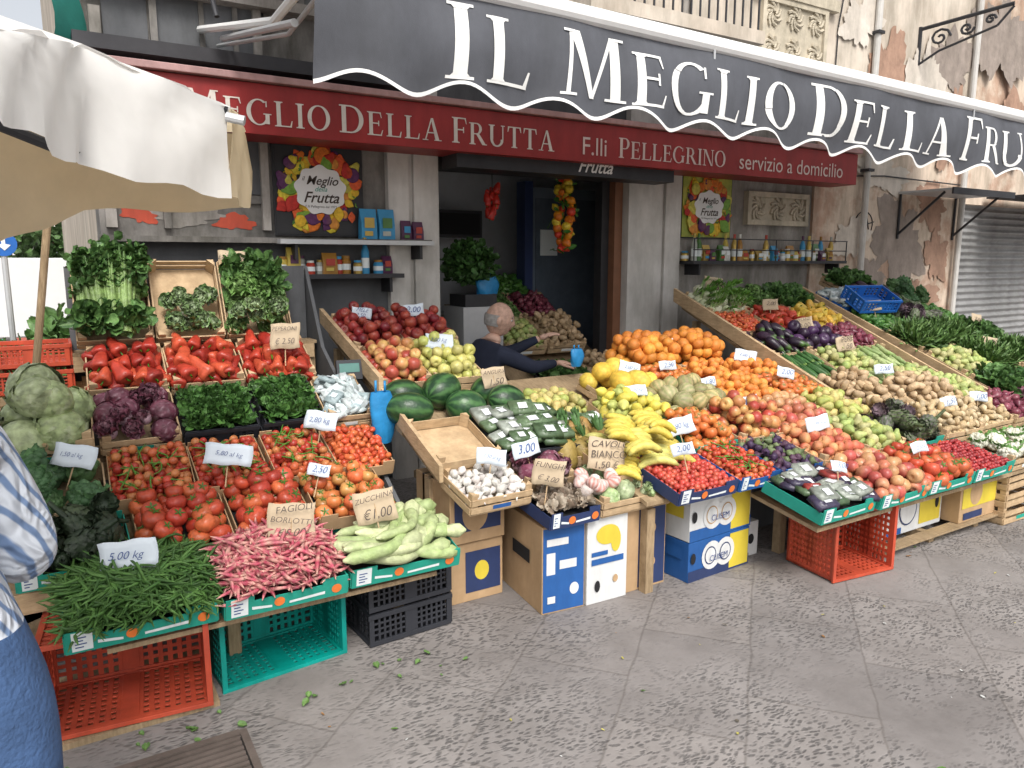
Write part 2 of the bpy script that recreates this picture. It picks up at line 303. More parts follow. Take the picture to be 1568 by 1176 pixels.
K={
 'tomatoes':dict(t=['tomato'],s=.085,m='g',c=[(.6,.07,.02),(.66,.13,.03),(.5,.04,.015)],a=(.05,.16,.02),o='up',ly=2),
 'vine_tomatoes':dict(t=['ball'],s=.04,m='g',c=[(.55,.05,.018),(.62,.12,.03),(.45,.03,.012),(.6,.2,.05)],a=(.05,.2,.02),o='rand',ly=3,stems=1),
 'cherry_tomatoes':dict(t=['small'],s=.034,m='g',c=[(.62,.07,.02),(.66,.14,.03),(.5,.04,.015)],a=(0,0,0),o='rand',ly=3,stems=1),
 'plum_tomatoes':dict(t=['lemon'],s=.034,m='g',c=[(.66,.08,.02),(.7,.15,.03)],a=(0,0,0),o='rand',ly=3),
 'striped_tomatoes':dict(t=['tomato'],s=.075,m='g',c=[(.7,.2,.04),(.55,.26,.06),(.66,.13,.03)],a=(.05,.16,.02),o='up',ly=2),
 'red_peppers':dict(t=['longpepper','pepper'],s=.08,m='g',c=[(.5,.04,.015),(.6,.08,.025),(.4,.025,.012)],a=(.06,.2,.02),o='flat',ly=2),
 'yellow_peppers':dict(t=['pepper'],s=.08,m='g',c=[(.78,.45,.03),(.72,.5,.04)],a=(.06,.2,.02),o='rand',ly=2),
 'green_peppers':dict(t=['pepper'],s=.06,m='g',c=[(.06,.2,.03),(.1,.26,.04)],a=(.05,.15,.02),o='rand',ly=2),
 'red_apples':dict(t=['apple'],s=.075,m='g',c=[(.3,.015,.02),(.2,.01,.02),(.38,.03,.03)],a=(.45,.1,.05),o='tilt',ly=3,md=.04),
 'bicolour_apples':dict(t=['apple'],s=.075,m='g',c=[(.55,.09,.05),(.45,.05,.03),(.62,.25,.08)],a=(.72,.55,.18),o='rand',ly=3,md=.05),
 'yellow_apples':dict(t=['apple'],s=.075,m='g',c=[(.62,.6,.14),(.66,.6,.18),(.5,.54,.12)],a=(.66,.62,.18),o='rand',ly=3,md=.05),
 'oranges':dict(t=['ball'],s=.088,m='m',c=[(.82,.29,.015),(.86,.35,.02),(.8,.25,.015)],a=(0,0,0),o='rand',ly=3,md=.08),
 'mandarins':dict(t=['ball'],s=.062,m='m',c=[(.78,.23,.02),(.83,.32,.03)],a=(0,0,0),o='rand',ly=3,md=.03),
 'persimmons':dict(t=['tomato'],s=.07,m='g',c=[(.72,.22,.03),(.68,.16,.025)],a=(.2,.2,.05),o='up',ly=2,md=.03),
 'lemons':dict(t=['lemon'],s=.065,m='m',c=[(.72,.6,.06),(.64,.62,.13),(.5,.55,.12)],a=(0,0,0),o='rand',ly=3,md=.03),
 'yellow_melons':dict(t=['yellow_melon'],s=.125,m='m',c=[(.8,.5,.03),(.8,.57,.05)],a=(0,0,0),o='flat',ly=2,md=.0),
 'cantaloupes':dict(t=['cantaloupe'],s=.12,m='m',c=[(.5,.42,.22),(.55,.42,.18),(.4,.3,.14)],a=(.2,.25,.08),o='rand',ly=2),
 'pears':dict(t=['pear'],s=.068,m='m',c=[(.5,.5,.14),(.6,.5,.16),(.42,.48,.1)],a=(.6,.35,.12),o='rand',ly=2,md=.04),
 'green_pears':dict(t=['pear'],s=.068,m='m',c=[(.35,.46,.12),(.42,.48,.15),(.5,.48,.2)],a=(.5,.45,.1),o='rand',ly=2,md=.03),
 'peaches':dict(t=['apple'],s=.068,m='m',c=[(.7,.25,.1),(.6,.12,.06)],a=(.8,.5,.2),o='rand',ly=2,md=.03),
 'pomegranates':dict(t=['apple'],s=.08,m='g',c=[(.5,.08,.06),(.55,.16,.08),(.6,.3,.12)],a=(.7,.4,.2),o='rand',ly=2,md=.02),
 'strawberries':dict(t=['small'],s=.034,m='g',c=[(.58,.05,.03),(.64,.1,.05)],a=(0,0,0),o='rand',ly=2),
 'cherries':dict(t=['small'],s=.028,m='g',c=[(.35,.02,.025),(.48,.03,.03)],a=(0,0,0),o='rand',ly=2),
 'figs':dict(t=['garlic'],s=.05,m='m',c=[(.06,.03,.08),(.1,.04,.08),(.15,.2,.08)],a=(0,0,0),o='rand',ly=2),
 'potatoes':dict(t=['potato'],s=.07,m='m',c=[(.54,.37,.2),(.46,.31,.16),(.6,.42,.24)],a=(0,0,0),o='rand',ly=3,md=.05),
 'new_potatoes':dict(t=['potato'],s=.055,m='m',c=[(.62,.48,.28),(.56,.4,.2)],a=(0,0,0),o='rand',ly=3,md=.04),
 'onions':dict(t=['garlic'],s=.07,m='g',c=[(.2,.03,.06),(.28,.06,.09)],a=(0,0,0),o='rand',ly=2,md=.02),
 'garlic':dict(t=['garlic'],s=.05,m='m',c=[(.72,.69,.63),(.68,.62,.58)],a=(0,0,0),o='rand',ly=2,md=.02),
 'fennel':dict(t=['fennel'],s=.095,m='m',c=[(.68,.7,.5),(.6,.66,.4)],a=(.14,.32,.05),o='fan',ly=2,md=.02),
 'eggplants':dict(t=['eggplant'],s=.085,m='g',c=[(.02,.01,.024),(.035,.014,.035)],a=(.08,.16,.04),o='flat',ly=2,md=.03),
 'round_eggplants':dict(t=['apple'],s=.11,m='g',c=[(.03,.013,.035),(.08,.03,.1)],a=(.05,.02,.07),o='rand',ly=2),
 'cucumbers':dict(t=['zucchini'],s=.034,m='g',c=[(.035,.11,.025),(.05,.15,.035)],a=(.15,.25,.05),o='row',ly=3),
 'light_zucchini':dict(t=['zucchini'],s=.036,m='m',c=[(.3,.42,.14),(.4,.49,.2)],a=(.2,.3,.08),o='row',ly=3),
 'trombetta_squash':dict(t=['trombetta0','trombetta1','trombetta2'],s=.046,m='m',c=[(.4,.49,.2),(.5,.55,.28),(.34,.45,.16)],a=(.6,.64,.38),o='trom',ly=1,n=36,md=.08),
 'watermelons':dict(t=['melon'],s=.205,m='g',c=[(.015,.05,.018),(.02,.07,.025)],a=(.06,.15,.045),o='flat',ly=1),
 'green_beans':dict(t=['bean0','bean1','bean2','bean3'],s=.2,m='m',c=[(.06,.16,.03),(.1,.23,.045),(.04,.11,.02)],a=(.09,.2,.04),o='flatr',ly=1,n=1500,md=.1,thick=.85),
 'borlotti_beans':dict(t=['bean0','bean1','bean2'],s=.16,m='m',c=[(.52,.05,.11),(.6,.11,.16),(.42,.035,.08)],a=(.75,.5,.38),o='flatr',ly=1,n=900,md=.11,thick=1.5),
 'cabbages':dict(t=['cabbage'],s=.21,m='l',c=[(.4,.5,.22),(.46,.55,.28)],a=(.64,.7,.47),o='tilt',ly=2),
 'savoy_cabbages':dict(t=['cabbage','lettuce'],s=.125,m='l',c=[(.36,.5,.2),(.46,.56,.3)],a=(.62,.68,.45),o='tilt',ly=1),
 'radicchio':dict(t=['lettuce','cabbage'],s=.13,m='l',c=[(.16,.03,.06),(.22,.045,.09)],a=(.5,.33,.38),o='tilt',ly=2),
 'lettuces':dict(t=['lettuce'],s=.18,m='l',c=[(.15,.32,.06),(.22,.42,.1),(.1,.24,.045)],a=(.4,.54,.24),o='ros',ly=2),
 'endives':dict(t=['lettuce'],s=.15,m='l',c=[(.22,.38,.1),(.16,.31,.07)],a=(.72,.76,.6),o='ros',ly=2),
 'cauliflowers':dict(t=['cauli'],s=.15,m='m',c=[(.72,.7,.58),(.68,.68,.54)],a=(.15,.32,.08),o='tilt',ly=1),
 'broccoli':dict(t=['broccoli'],s=.15,m='m',c=[(.06,.15,.055),(.09,.19,.06)],a=(.12,.25,.1),o='tilt',ly=2),
 'artichokes':dict(t=['artichoke'],s=.12,m='l',c=[(.12,.15,.08),(.18,.12,.14),(.15,.2,.09)],a=(.25,.16,.24),o='rand',ly=2),
 'dark_artichokes':dict(t=['artichoke'],s=.11,m='l',c=[(.035,.06,.03),(.06,.09,.04)],a=(.05,.07,.04),o='rand',ly=2),
 'celery':dict(t=['celery'],s=.2,m='l',c=[(.07,.17,.035),(.1,.22,.045)],a=(.26,.38,.12),o='lie',ly=1),
 'basil':dict(t=['leaf','leafw'],s=.055,m='l',c=[(.06,.17,.03),(.1,.25,.045),(.04,.11,.02)],a=(.12,.28,.06),o='leaf',ly=1,n=1700,md=.03),
 'spinach':dict(t=['leafw','leaf'],s=.1,m='l',c=[(.08,.19,.04),(.13,.28,.07),(.05,.13,.03)],a=(.2,.36,.1),o='leaf',ly=1,n=520,md=.05),
 'herbs':dict(t=['blade'],s=.14,m='l',c=[(.09,.2,.04),(.16,.29,.07),(.05,.13,.025)],a=(.22,.34,.1),o='leaf',ly=1,n=1300,md=.05),
 'pineapples':dict(t=['pineapple'],s=.115,m='m',c=[(.35,.24,.05),(.4,.22,.05)],a=(.08,.18,.05),o='pine',ly=1),
 'salad_packs':dict(t=['blister'],s=.13,m='g',c=[(.13,.2,.1),(.09,.15,.07),(.3,.33,.28)],a=(.8,.82,.85),o='pack',ly=2),
 'fruit_packs':dict(t=['blister'],s=.12,m='g',c=[(.4,.05,.04),(.09,.15,.07),(.05,.04,.08),(.3,.33,.28)],a=(.8,.82,.85),o='pack',ly=2),
 'wrapped_packs':dict(t=['blister'],s=.1,m='g',c=[(.5,.58,.58),(.38,.48,.5),(.6,.66,.66)],a=(.7,.78,.82),o='packr',ly=3),
 'dried_mushrooms':dict(t=['leafw'],s=.06,m='m',c=[(.4,.32,.24),(.28,.2,.14),(.5,.42,.32)],a=(.45,.35,.25),o='leaf',ly=1,n=500,md=.0),
 'bananas':dict(t=['bananas'],s=.2,m='m',c=[(.76,.58,.06),(.72,.6,.1),(.62,.58,.14)],a=(.25,.22,.05),o='ban',ly=2,md=.0),
}
def fill(kind,w,d,h,parent=None,name=None,seed=None,smul=1):
    k=K[kind]; p=Pile(); s=k['s']*smul; md=k.get('md',0); ms={'g':PG,'m':PM_,'l':PL}[k['m']]
    def put(x,y,z,oo=None):
        o=oo or k['o']; t=TP[random.choice(k['t'])]; sc=s*U(.84,1.12); S=np.diag([sc*U(.92,1.08),sc*U(.92,1.08),sc*U(.92,1.08)])
        if o=='rand': M=rotm(U(0,6.3),U(0,6.3),U(0,6.3))
        elif o=='up': M=rotm(U(-.6,.6),U(-.6,.6),U(0,6.3))
        elif o=='ros': M=rotm(U(-.1,.5),U(-.35,.35),0)@rotm(0,0,U(0,6.3))
        elif o=='tilt': M=rotm(U(-.1,1.2),U(-.5,.5),U(0,6.3))
        elif o=='flat': M=rotm(R(90)+U(-.25,.25),0,U(-.6,.6)+(R(90) if kind=='watermelons' else 0))@rotm(0,0,U(0,6))
        elif o=='row': M=rotm(R(90)+U(-.1,.1),0,U(-.35,.35))
        elif o=='trom': M=rotm(U(-.12,.12),U(-.3,.3),U(-1.0,.2)+R(-50))
        elif o=='flatr': M=rotm(U(-.35,.35),U(-.4,.4),U(0,6.3)); th=k.get('thick',1.3); S=np.diag([sc*th,sc,sc*th])
        elif o=='fan': M=rotm(U(.2,1.0),U(-.4,.4),U(-.5,.5))
        elif o=='leaf': M=rotm(U(-.3,1.2),U(-.7,.7),U(0,6.3))
        elif o=='pine': M=rotm(R(-50)+U(-.2,.2),U(-.2,.2),U(-.5,.5))
        elif o=='lie': M=rotm(R(-80)+U(-.12,.1),0,U(-.16,.16))@rotm(0,0,U(0,6.3))
        elif o=='pack': M=rotm(U(-.15,.3),U(-.15,.15),U(-.3,.3))
        elif o=='packr': M=rotm(U(-.9,.9),U(-.6,.6),U(-1,1))
        elif o=='ban': M=rotm(R(180)+U(-.3,.3),U(-.2,.2),U(-.3,.3)+R(70))
        c=np.array(random.choice(k['c'])); l=c.mean(); c=(c*.91+l*.09)*U(.78,1.12); p.add(t,M@S,(x,y,z),c,np.array(k['a'])*U(.9,1.1))
    mound=lambda x,y: md*max(0,1-((2*x/w-1)**2+(2*y/d-1)**2)*.6)
    if k['o']=='lie':
        for l in range(2):
            for i in range(4-l): put(.05+l*.04+i*(w-.1)/3.3,d*.52,h*.7+.03+.07*l)
    elif 'n' in k:
        n=int(k['n']*w*d/.18) if k['o']!='trom' else k['n']
        for i in range(n):
            x=U(.03,w-.03);y=U(.03,d-.03)
            if k['o']=='trom': x=U(.1,w-.1); y=U(.07,d-.07)
            z=h*.6+ (mound(x,y)+.035)*U(.25,1)
            put(x,y,z)
    else:
        ex=s*(4.4 if k['o']=='row' else 1); 
        if k['o']=='flat' and kind!='watermelons': ex=s*1.35
        if kind=='watermelons': sx,sy=s*1.25,s
        elif kind=='bananas': sx,sy=s*.8,s*.6
        elif k['o'] in('pack',): sx,sy=s*1.02,s*.72
        elif k['o']=='packr': sx,sy=s*.6,s*.5
        elif k['o']=='ros': sx,sy=s*.8,s*.8
        else: sx,sy=s*.97,ex*.97
        for l in range(k['ly']):
            mg=l*.12*s+s*.42
            nx=max(1,int(round((w-2*mg)/sx))+1); ny=max(1,int(round((d-2*min(mg if k['o']!='row' else ex*.45,d/2-.001))/sy))+1)
            if w<1.5*s: nx=1
            if d<1.4*ex: ny=1
            my=min(mg if k['o']!='row' else ex*.48,d/2)
            for i in range(nx):
                for j in range(ny):
                    x=w/2 if nx==1 else mg+(w-2*mg)*i/(nx-1); y=d/2 if ny==1 else my+(d-2*my)*j/(ny-1)
                    x+=U(-.18,.18)*s+(l%2)*sx*.45*(1 if i<nx-1 else -1)*.6; y+=U(-.18,.18)*s
                    x=min(max(x,.3*s),w-.3*s)
                    if l>=1 and random.random()<.08: continue
                    if l>=2 and random.random()<.3+.1*l and md<.08: continue
                    e=max(abs(2*x/w-1),abs(2*y/d-1))
                    if l>=2 and e>.88-.1*(l-2): continue
                    hh={'blister':.2,'cabbage':.8,'lettuce':.3}.get(k['t'][0],.7)
                    zz=h*.45+s*.35+ l*s*hh*.85 + (mound(x,y) if l>=1 or k['ly']==1 else mound(x,y)*.7)
                    if k['o']=='ros': zz=h*.4+l*.05
                    put(x,y,zz+U(-.08,.08)*s)
    if k.get('stems'):
        for i in range(26):
            x=U(.04,w-.04);y=U(.04,d-.04); t=TP['bean%d'%random.randrange(4)]
            p.add(t,rotm(U(-.3,.3),U(-.3,.3),U(0,6.3))*(.1),(x,y,h*.45+s*.35+s*1.6*.75+.006),np.array((.1,.25,.03)),np.array((.08,.2,.03)))
    return p.make(name or kind,ms,parent)
# ------------------------------------------------------------ price signs
def price_sign(txts,loc,w=.13,h=.085,brown=False,rot=(-12,0,-10),parent=None,stick=.09):
    e=empty('price_sign',loc,(R(rot[0]),R(rot[1]),R(rot[2])))
    b=B(); m=signb if brown else signw; ph=U(0,6)
    def f(u,v): return (u+.004*math.sin(v*40+ph),.012*math.sin(u/w*2.6+ph)+.004*math.sin(v*30),v+.003*math.sin(u*60+ph))
    b.grid(f,-w/2,w/2,8,0,h,4,m)
    o=b.make('card',e,smooth=True); so=o.modifiers.new('s','SOLIDIFY'); so.thickness=.002
    b=B(); b.cyl((0,.016,-stick),(0,.016,h*.6),.003,wood,6); b.make('stick',e)
    if isinstance(txts,str): txts=[txts]
    n=len(txts)
    for i,t in enumerate(txts):
        c=bpy.data.curves.new('handwriting','FONT'); c.body=t; c.align_x='CENTER'; c.align_y='CENTER'
        c.size=min(h/n*.95, w*1.5/max(3,len(t))); c.shear=U(.1,.45); c.offset=-.0002; c.materials.append(inkb if brown else ink)
        to=bpy.data.objects.new('handwriting',c); to.parent=e; to.location=(U(-.05,.05)*w,-.0165,h*(1-(i+.5)/n)); to.rotation_euler=(R(90),R(random.uniform(-7,7)),0); to.scale=(1,U(.9,1.2),1); COL.objects.link(to)
    return e
# ------------------------------------------------------------ crates
def slat_crate(w,d,h,e,m=wood,label_=True):
    b=B(); t=.007
    b.box(.0,w,.0,d,0,.006,m)
    nsl=2 if h>.07 else 1; sh=(h-.012*(nsl))/nsl
    for k in range(nsl):
        z0=.01+k*(sh+.012); z1=z0+sh; j=lambda:U(-.003,.003)
        b.box(0,w,-t,0-.0005,z0+j(),z1+j(),m); b.box(0,w,d+.0005,d+t,z0+j(),z1+j(),m)
        b.box(-t,-.0005,0,d,z0+j(),z1+j(),m); b.box(w+.0005,w+t,0,d,z0+j(),z1+j(),m)
    for x in(.012,w-.012):
        for y in(.012,d-.012):
            sx=1 if x<w/2 else -1; sy=1 if y<d/2 else -1; k=len(b.v)
            P=[(x-.01*sx,y-.01*sy),(x+.025*sx,y-.01*sy),(x-.01*sx,y+.025*sy)]; tp=h+.025+U(-.004,.004)
            b.v+=[(a,c,.008) for a,c in P]+[(a,c,tp) for a,c in P]
            for f in([0,1,2],[3,5,4],[0,3,4,1],[1,4,5,2],[2,5,3,0]): b.f.append([k+i for i in f]); b.m.append(b.mi(m))
    if random.random()<.5: b.box(w*.35,w*.65,-t-.0012,-t-.0004,.02,.02+sh*.7,random.choice([label,bluec,green]))
    b.make('slats',e)
def card_tray(w,d,h,e,m=green):
    b=B(); t=.005
    b.box(0,w,0,d,0,.005,cardb)
    for (y0,y1) in((-t,0),(d,d+t)):
        b.box(0,w,y0,y1,0,h*.72,m)
        for x0,x1 in((0,w*.22),(w*.78,w)): b.box(x0,x1,y0,y1,h*.72+.0005,h,m)
    for (x0,x1) in((-t,-.0005),(w+.0005,w+t)):
        b.box(x0,x1,0,d,0,h*.8,m)
    y=-t-.0015
    if m in(green,bluec,navyc):
        b.box(w*.04,w*.17,y,-t-.0004,h*.1,h*.98,label)
        for q in(.25,.4,.55,.7): b.box(w*.06,w*.15-.01*(q*7%2),y-.001,y-.0004,h*q,h*(q+.05),MATS['sign_ink'])
        for c_ in(.42,.9):
            k=[]
            for i in range(12): a=i*math.pi/6; k.append((w*c_+.02*math.cos(a),y-.001,h*.42+.02*math.sin(a)))
            b.poly(k[::-1],orange_l)
        k=[(w*.2,y,h*.3),(w*.36,y,h*.2),(w*.36,y,h*.32),(w*.2,y,h*.45)]; b.poly(k,label)
        k=[(w*.5,y,h*.2),(w*.8,y,h*.25),(w*.8,y,h*.4),(w*.5,y,h*.32)]; b.poly(k,label)
    b.make('tray',e)
def plastic_walls(b,w,d,h,m,openf=False,nx=10,nz=5,t=.012):
    def panel(o,u,v,lu,lv,nu,nv,solid=False):
        o=Vector(o);u=Vector(u);v=Vector(v);n=u.cross(v)
        def bar(a0,a1,c0,c1,tt=t,q0=0):
            k=len(b.v); P=[]
            for q in(q0,tt):
                for c in(c0,c1):
                    for a in(a0,a1): P.append(tuple(o+u*a+v*c+n*q))
            b.v+=P
            for f in((0,2,3,1),(4,5,7,6),(0,1,5,4),(2,6,7,3),(0,4,6,2),(1,3,7,5)): b.f.append([k+i for i in f]); b.m.append(b.mi(m))
        r=.022
        bar(0,lu,0,r); bar(0,lu,lv-r,lv); bar(0,r,r,lv-r); bar(lu-r,lu,r,lv-r)
        bar(lu*.5-.03,lu*.5+.03,r,lv-r,t*.9)
        hw=(lu-2*r)/nu*(.27 if openf else .2); hz=(lv-2*r)/nv*(.24 if openf else .17)
        for i in range(1,nu): x=r+(lu-2*r)*i/nu; bar(x-hw,x+hw,r,lv-r,t*.7)
        for j in range(1,nv): z=r+(lv-2*r)*j/nv; bar(r,lu-r,z-hz,z+hz,t*.6)
    if openf:
        panel((0,d,0),(1,0,0),(0,0,1),w,h,nx,nz)
        panel((0,0,0),(1,0,0),(0,1,0),w,d-.001,nx,nz); panel((0,0,h),(1,0,0),(0,1,0),w,d-.001,nx,nz)
        panel((0,0,.001),(0,1,0),(0,0,1),d-.001,h-.002,nz+2,nz); panel((w-t,0,.001),(0,1,0),(0,0,1),d-.001,h-.002,nz+2,nz)
        b.box(-.008,w+.008,-.012,0,h+t-.006,h+t+.012,m); b.box(-.008,w+.008,-.012,0,-.004,.012,m)
        b.box(-.008,.012,-.012,0,.012,h+t-.006,m); b.box(w-.012,w+.008,-.012,0,.012,h+t-.006,m)
    else:
        panel((0,0,0),(1,0,0),(0,0,1),w,h,nx,nz); panel((0,d-t,0),(1,0,0),(0,0,1),w,h,nx,nz)
        panel((t,0,0),(0,1,0),(0,0,1),d,h-.001,nz+2,nz); panel((w,0,0),(0,1,0),(0,0,1),d,h-.001,nz+2,nz)
        b.box(0,w,t,d-t,.0,.008,m)
        b.box(-.006,w+.006,-.016,-.0125,h-.02,h,m)
def plastic_crate(name,w,d,h,m,loc,rot=(0,0,0),openf=False,nx=12,nz=6):
    e=empty(name,loc,[R(a) for a in rot]); b=B(); plastic_walls(b,w,d,h,m,openf,nx,nz); b.make('lattice_walls',e,bevel=.0012); return e
def crate(kind,x0,x1,y,z,d,tilt=15,h=.08,content=None,sign=None,rz=None,name=None,smul=1):
    names={'wood':'wooden_crate','green':'cardboard_tray','card':'cardboard_tray','black':'black_plastic_crate','blue':'blue_plastic_crate','bluecard':'blue_cardboard_tray','navy':'cardboard_tray'}
    nm=(content+'_crate') if content else 'empty_'+names[kind]
    if rz is None: rz=U(-2,2)
    e=empty(nm,(x0,y+U(-.01,.01),z),(R(tilt+U(-1,1)),0,R(rz))); w=x1-x0-.015
    if kind=='wood': slat_crate(w,d,h,e)
    elif kind=='green': card_tray(w,d,h,e)
    elif kind=='card': card_tray(w,d,h,e,cardb)
    elif kind=='bluecard': card_tray(w,d,h,e,bluec)
    elif kind=='navy': card_tray(w,d,h,e,navyc)
    else:
        b=B(); plastic_walls(b,w,d,h,blackp if kind=='black' else bluep,False,10,3,.006); b.make('lattice_walls',e)
    if content:
        fill(content,w,d,h,e,smul=smul)
        b=B(); b.box(.01,w-.01,.01,d-.01,.01,h*.4,dark if kind!='wood' else wood2); b.make('filler',e)  # added filler in place of the hidden bottom layer, dark unless crate is wooden
    if sign:
        t,br,fx,sw=sign
        wx=x0+w*fx; wy=y+d*.35; wz=z+math.tan(R(tilt))*d*.35+h+.09
        price_sign(t,(wx,wy,wz),w=sw,h=sw*(.55 if not br else .8),brown=br,rot=(U(-30,-8),U(-12,12),U(-40,-8)))
    return e
def box_print(name,x0,x1,y0,y1,z0,z1,base,prints_and_holes,rz=0):
    e=empty(name,(x0,y0,z0),(0,0,R(rz))); w=x1-x0;d=y1-y0;h=z1-z0
    b=B(); b.box(0,w,0,d,0,h,base); b.make('carton',e,bevel=.003)
    b=B()
    for k,(face,u0,u1,v0,v1,m) in enumerate(prints_and_holes):
        q=.0025+.0006*k
        if face=='f': b.poly([(w*u0,-q,h*v0),(w*u1,-q,h*v0),(w*u1,-q,h*v1),(w*u0,-q,h*v1)],m)
        elif face=='l': b.poly([(-q,d*u1,h*v0),(-q,d*u0,h*v0),(-q,d*u0,h*v1),(-q,d*u1,h*v1)],m)
        elif face in('fe','le'):
            cu,cv,ru,rv=u0,u1,v0,v1; P=[]
            for i in range(20):
                a=2*math.pi*i/20
                if face=='fe': P.append((w*cu+ru*math.cos(a),-q,h*cv+rv*math.sin(a)))
                else: P.append((-q,d*cu-ru*math.cos(a),h*cv+rv*math.sin(a)))
            b.poly(P,m)
    if prints_and_holes: b.make('print',e)  # hand holes are painted as dark sheets among the printed shapes
    return e
# ================================================================= SETTING
gm,nt,gb=nodes('stone_paving'); L=nt.links
def Nz(sc,det,rough,vec=None,src=None):
    n=N(nt,'ShaderNodeTexNoise'); n.inputs['Scale'].default_value=sc; n.inputs['Detail'].default_value=det; n.inputs['Roughness'].default_value=rough
    L.new(vec or tc.outputs['Object'],n.inputs['Vector']); return n
def ramp(src,p0,p1,c0,c1):
    r=N(nt,'ShaderNodeValToRGB'); r.color_ramp.elements[0].position=p0; r.color_ramp.elements[1].position=p1; r.color_ramp.elements[0].color=(*c0,1); r.color_ramp.elements[1].color=(*c1,1); L.new(src,r.inputs[0]); return r.outputs[0]
def mulc(a,b_,f=1):
    m=N(nt,'ShaderNodeMix',data_type='RGBA',blend_type='MULTIPLY'); m.inputs[0].default_value=f; L.new(a,m.inputs[6]); L.new(b_,m.inputs[7]); return m.outputs[2]
tc=N(nt,'ShaderNodeTexCoord'); mp=N(nt,'ShaderNodeMapping'); mp.inputs['Rotation'].default_value=(0,0,R(-40)); L.new(tc.outputs['Object'],mp.inputs[0])
wn=Nz(3.0,5,.7,mp.outputs[0])
ad=N(nt,'ShaderNodeVectorMath',operation='MULTIPLY_ADD'); ad.inputs[1].default_value=(.045,.045,0); L.new(wn.outputs['Color'],ad.inputs[0]); L.new(mp.outputs[0],ad.inputs[2])
br=N(nt,'ShaderNodeTexBrick'); br.inputs['Scale'].default_value=1; br.inputs['Brick Width'].default_value=.7; br.inputs['Row Height'].default_value=.46; br.inputs['Mortar Size'].default_value=.008; br.inputs['Mortar Smooth'].default_value=1; br.offset=.42
br.inputs['Color1'].default_value=(.30,.275,.26,1); br.inputs['Color2'].default_value=(.235,.218,.21,1); br.inputs['Mortar'].default_value=(.19,.172,.16,1); L.new(ad.outputs[0],br.inputs['Vector'])
mp2=N(nt,'ShaderNodeMapping'); mp2.inputs['Scale'].default_value=(1,2.1,1); mp2.inputs['Rotation'].default_value=(0,0,R(20)); 
w2=Nz(6,3,.6); ad2=N(nt,'ShaderNodeVectorMath',operation='MULTIPLY_ADD'); ad2.inputs[1].default_value=(.07,.07,0); L.new(w2.outputs['Color'],ad2.inputs[0]); L.new(tc.outputs['Object'],ad2.inputs[2]); L.new(ad2.outputs[0],mp2.inputs[0])
vo=N(nt,'ShaderNodeTexVoronoi'); vo.inputs['Scale'].default_value=36; L.new(mp2.outputs[0],vo.inputs['Vector'])
marks=ramp(vo.outputs['Distance'],.25,.55,(1,1,1),(0,0,0))
patchy=ramp(Nz(1.1,6,.7).outputs['Fac'],.42,.56,(.04,.04,.04),(1,1,1))
mk=N(nt,'ShaderNodeMath',operation='MULTIPLY'); L.new(marks,mk.inputs[0]); L.new(patchy,mk.inputs[1])
mk2=N(nt,'ShaderNodeMath',operation='MULTIPLY'); L.new(mk.outputs[0],mk2.inputs[0]); mk2.inputs[1].default_value=.8
mx=N(nt,'ShaderNodeMix',data_type='RGBA'); L.new(mk2.outputs[0],mx.inputs[0]); L.new(br.outputs['Color'],mx.inputs[6]); mx.inputs[7].default_value=(.085,.08,.078,1)
o1=mulc(mx.outputs[2],ramp(Nz(2.6,10,.75).outputs['Fac'],.3,.6,(.68,.67,.66),(1,1,1)))
o2=mulc(o1,ramp(Nz(.55,6,.6).outputs['Fac'],.35,.6,(.74,.73,.73),(1.05,1.05,1.05)))
o3=mulc(o2,ramp(Nz(7,8,.8).outputs['Fac'],.30,.37,(.45,.43,.42),(1,1,1)))
L.new(o3,gb.inputs['Base Color']); gb.inputs['Roughness'].default_value=.72
bp=N(nt,'ShaderNodeBump'); bp.inputs['Strength'].default_value=.5; bp.inputs['Distance'].default_value=.006; bp.invert=True; L.new(mk.outputs[0],bp.inputs['Height']); L.new(bp.outputs[0],gb.inputs['Normal'])
b=B(); b.box(-60,80,-40,90,-.3,0,gm); b.make('stone_paving_ground')
iron=mat('iron',(.2,.16,.14),.6,var=.3,metal=.2,dirt=.3)
b=B()
for i in range(16): b.box(-.05,.42,2.05+i*.03,2.067+i*.03,.004,.012,iron)
b.box(-.08,.44,2.0,2.52,.002,.004,dark); b.box(.425,.45,2.0,2.55,.004,.014,iron); b.box(-.08,.425,2.53,2.555,.004,.014,iron); b.make('drain_grate')
# facade
plast=mat('plaster_grey',(.46,.43,.4),.85,scale=2.5,c2=(.26,.24,.22),bump=.35,bscale=18,dirt=.55)
plastd=mat('plaster_dirty',(.3,.28,.26),.85,scale=3,c2=(.12,.115,.11),bump=.5,bscale=14,dirt=.6)
plast2=mat('plaster_peeling',(.66,.54,.43),.85,scale=1.6,c2=(.5,.34,.25),thr=(.42,.52),bump=.35,bscale=14,dirt=.4)
plast3=mat('plaster_upper',(.66,.59,.5),.85,scale=1.5,c2=(.5,.42,.34),bump=.2,bscale=14,dirt=.4)
pil=mat('pilaster_paint',(.68,.66,.63),.7,scale=4,c2=(.54,.52,.49),bump=.15,bscale=25,dirt=.3)
dgrey=mat('dark_grey_paint',(.13,.135,.145),.7,scale=4,var=.3,bump=.15,dirt=.3)
shopwall=mat('shop_interior_wall',(.6,.62,.65),.7,var=.12,bump=.03)
e=empty('market_building')
b=B(); W=5.2
b.box(.27,1.3,W,W+.4,1.79,3.2,plastd); b.box(.27,2.1,W,W+.4,0,1.77,dgrey); b.box(1.3,2.1,W,W+.4,1.79,9,plastd)
b.box(.27,1.3,W+.002,W+.4,4.2,9,plastd); b.box(.27,.45,W+.25,W+.4,3.2,4.2,plastd)
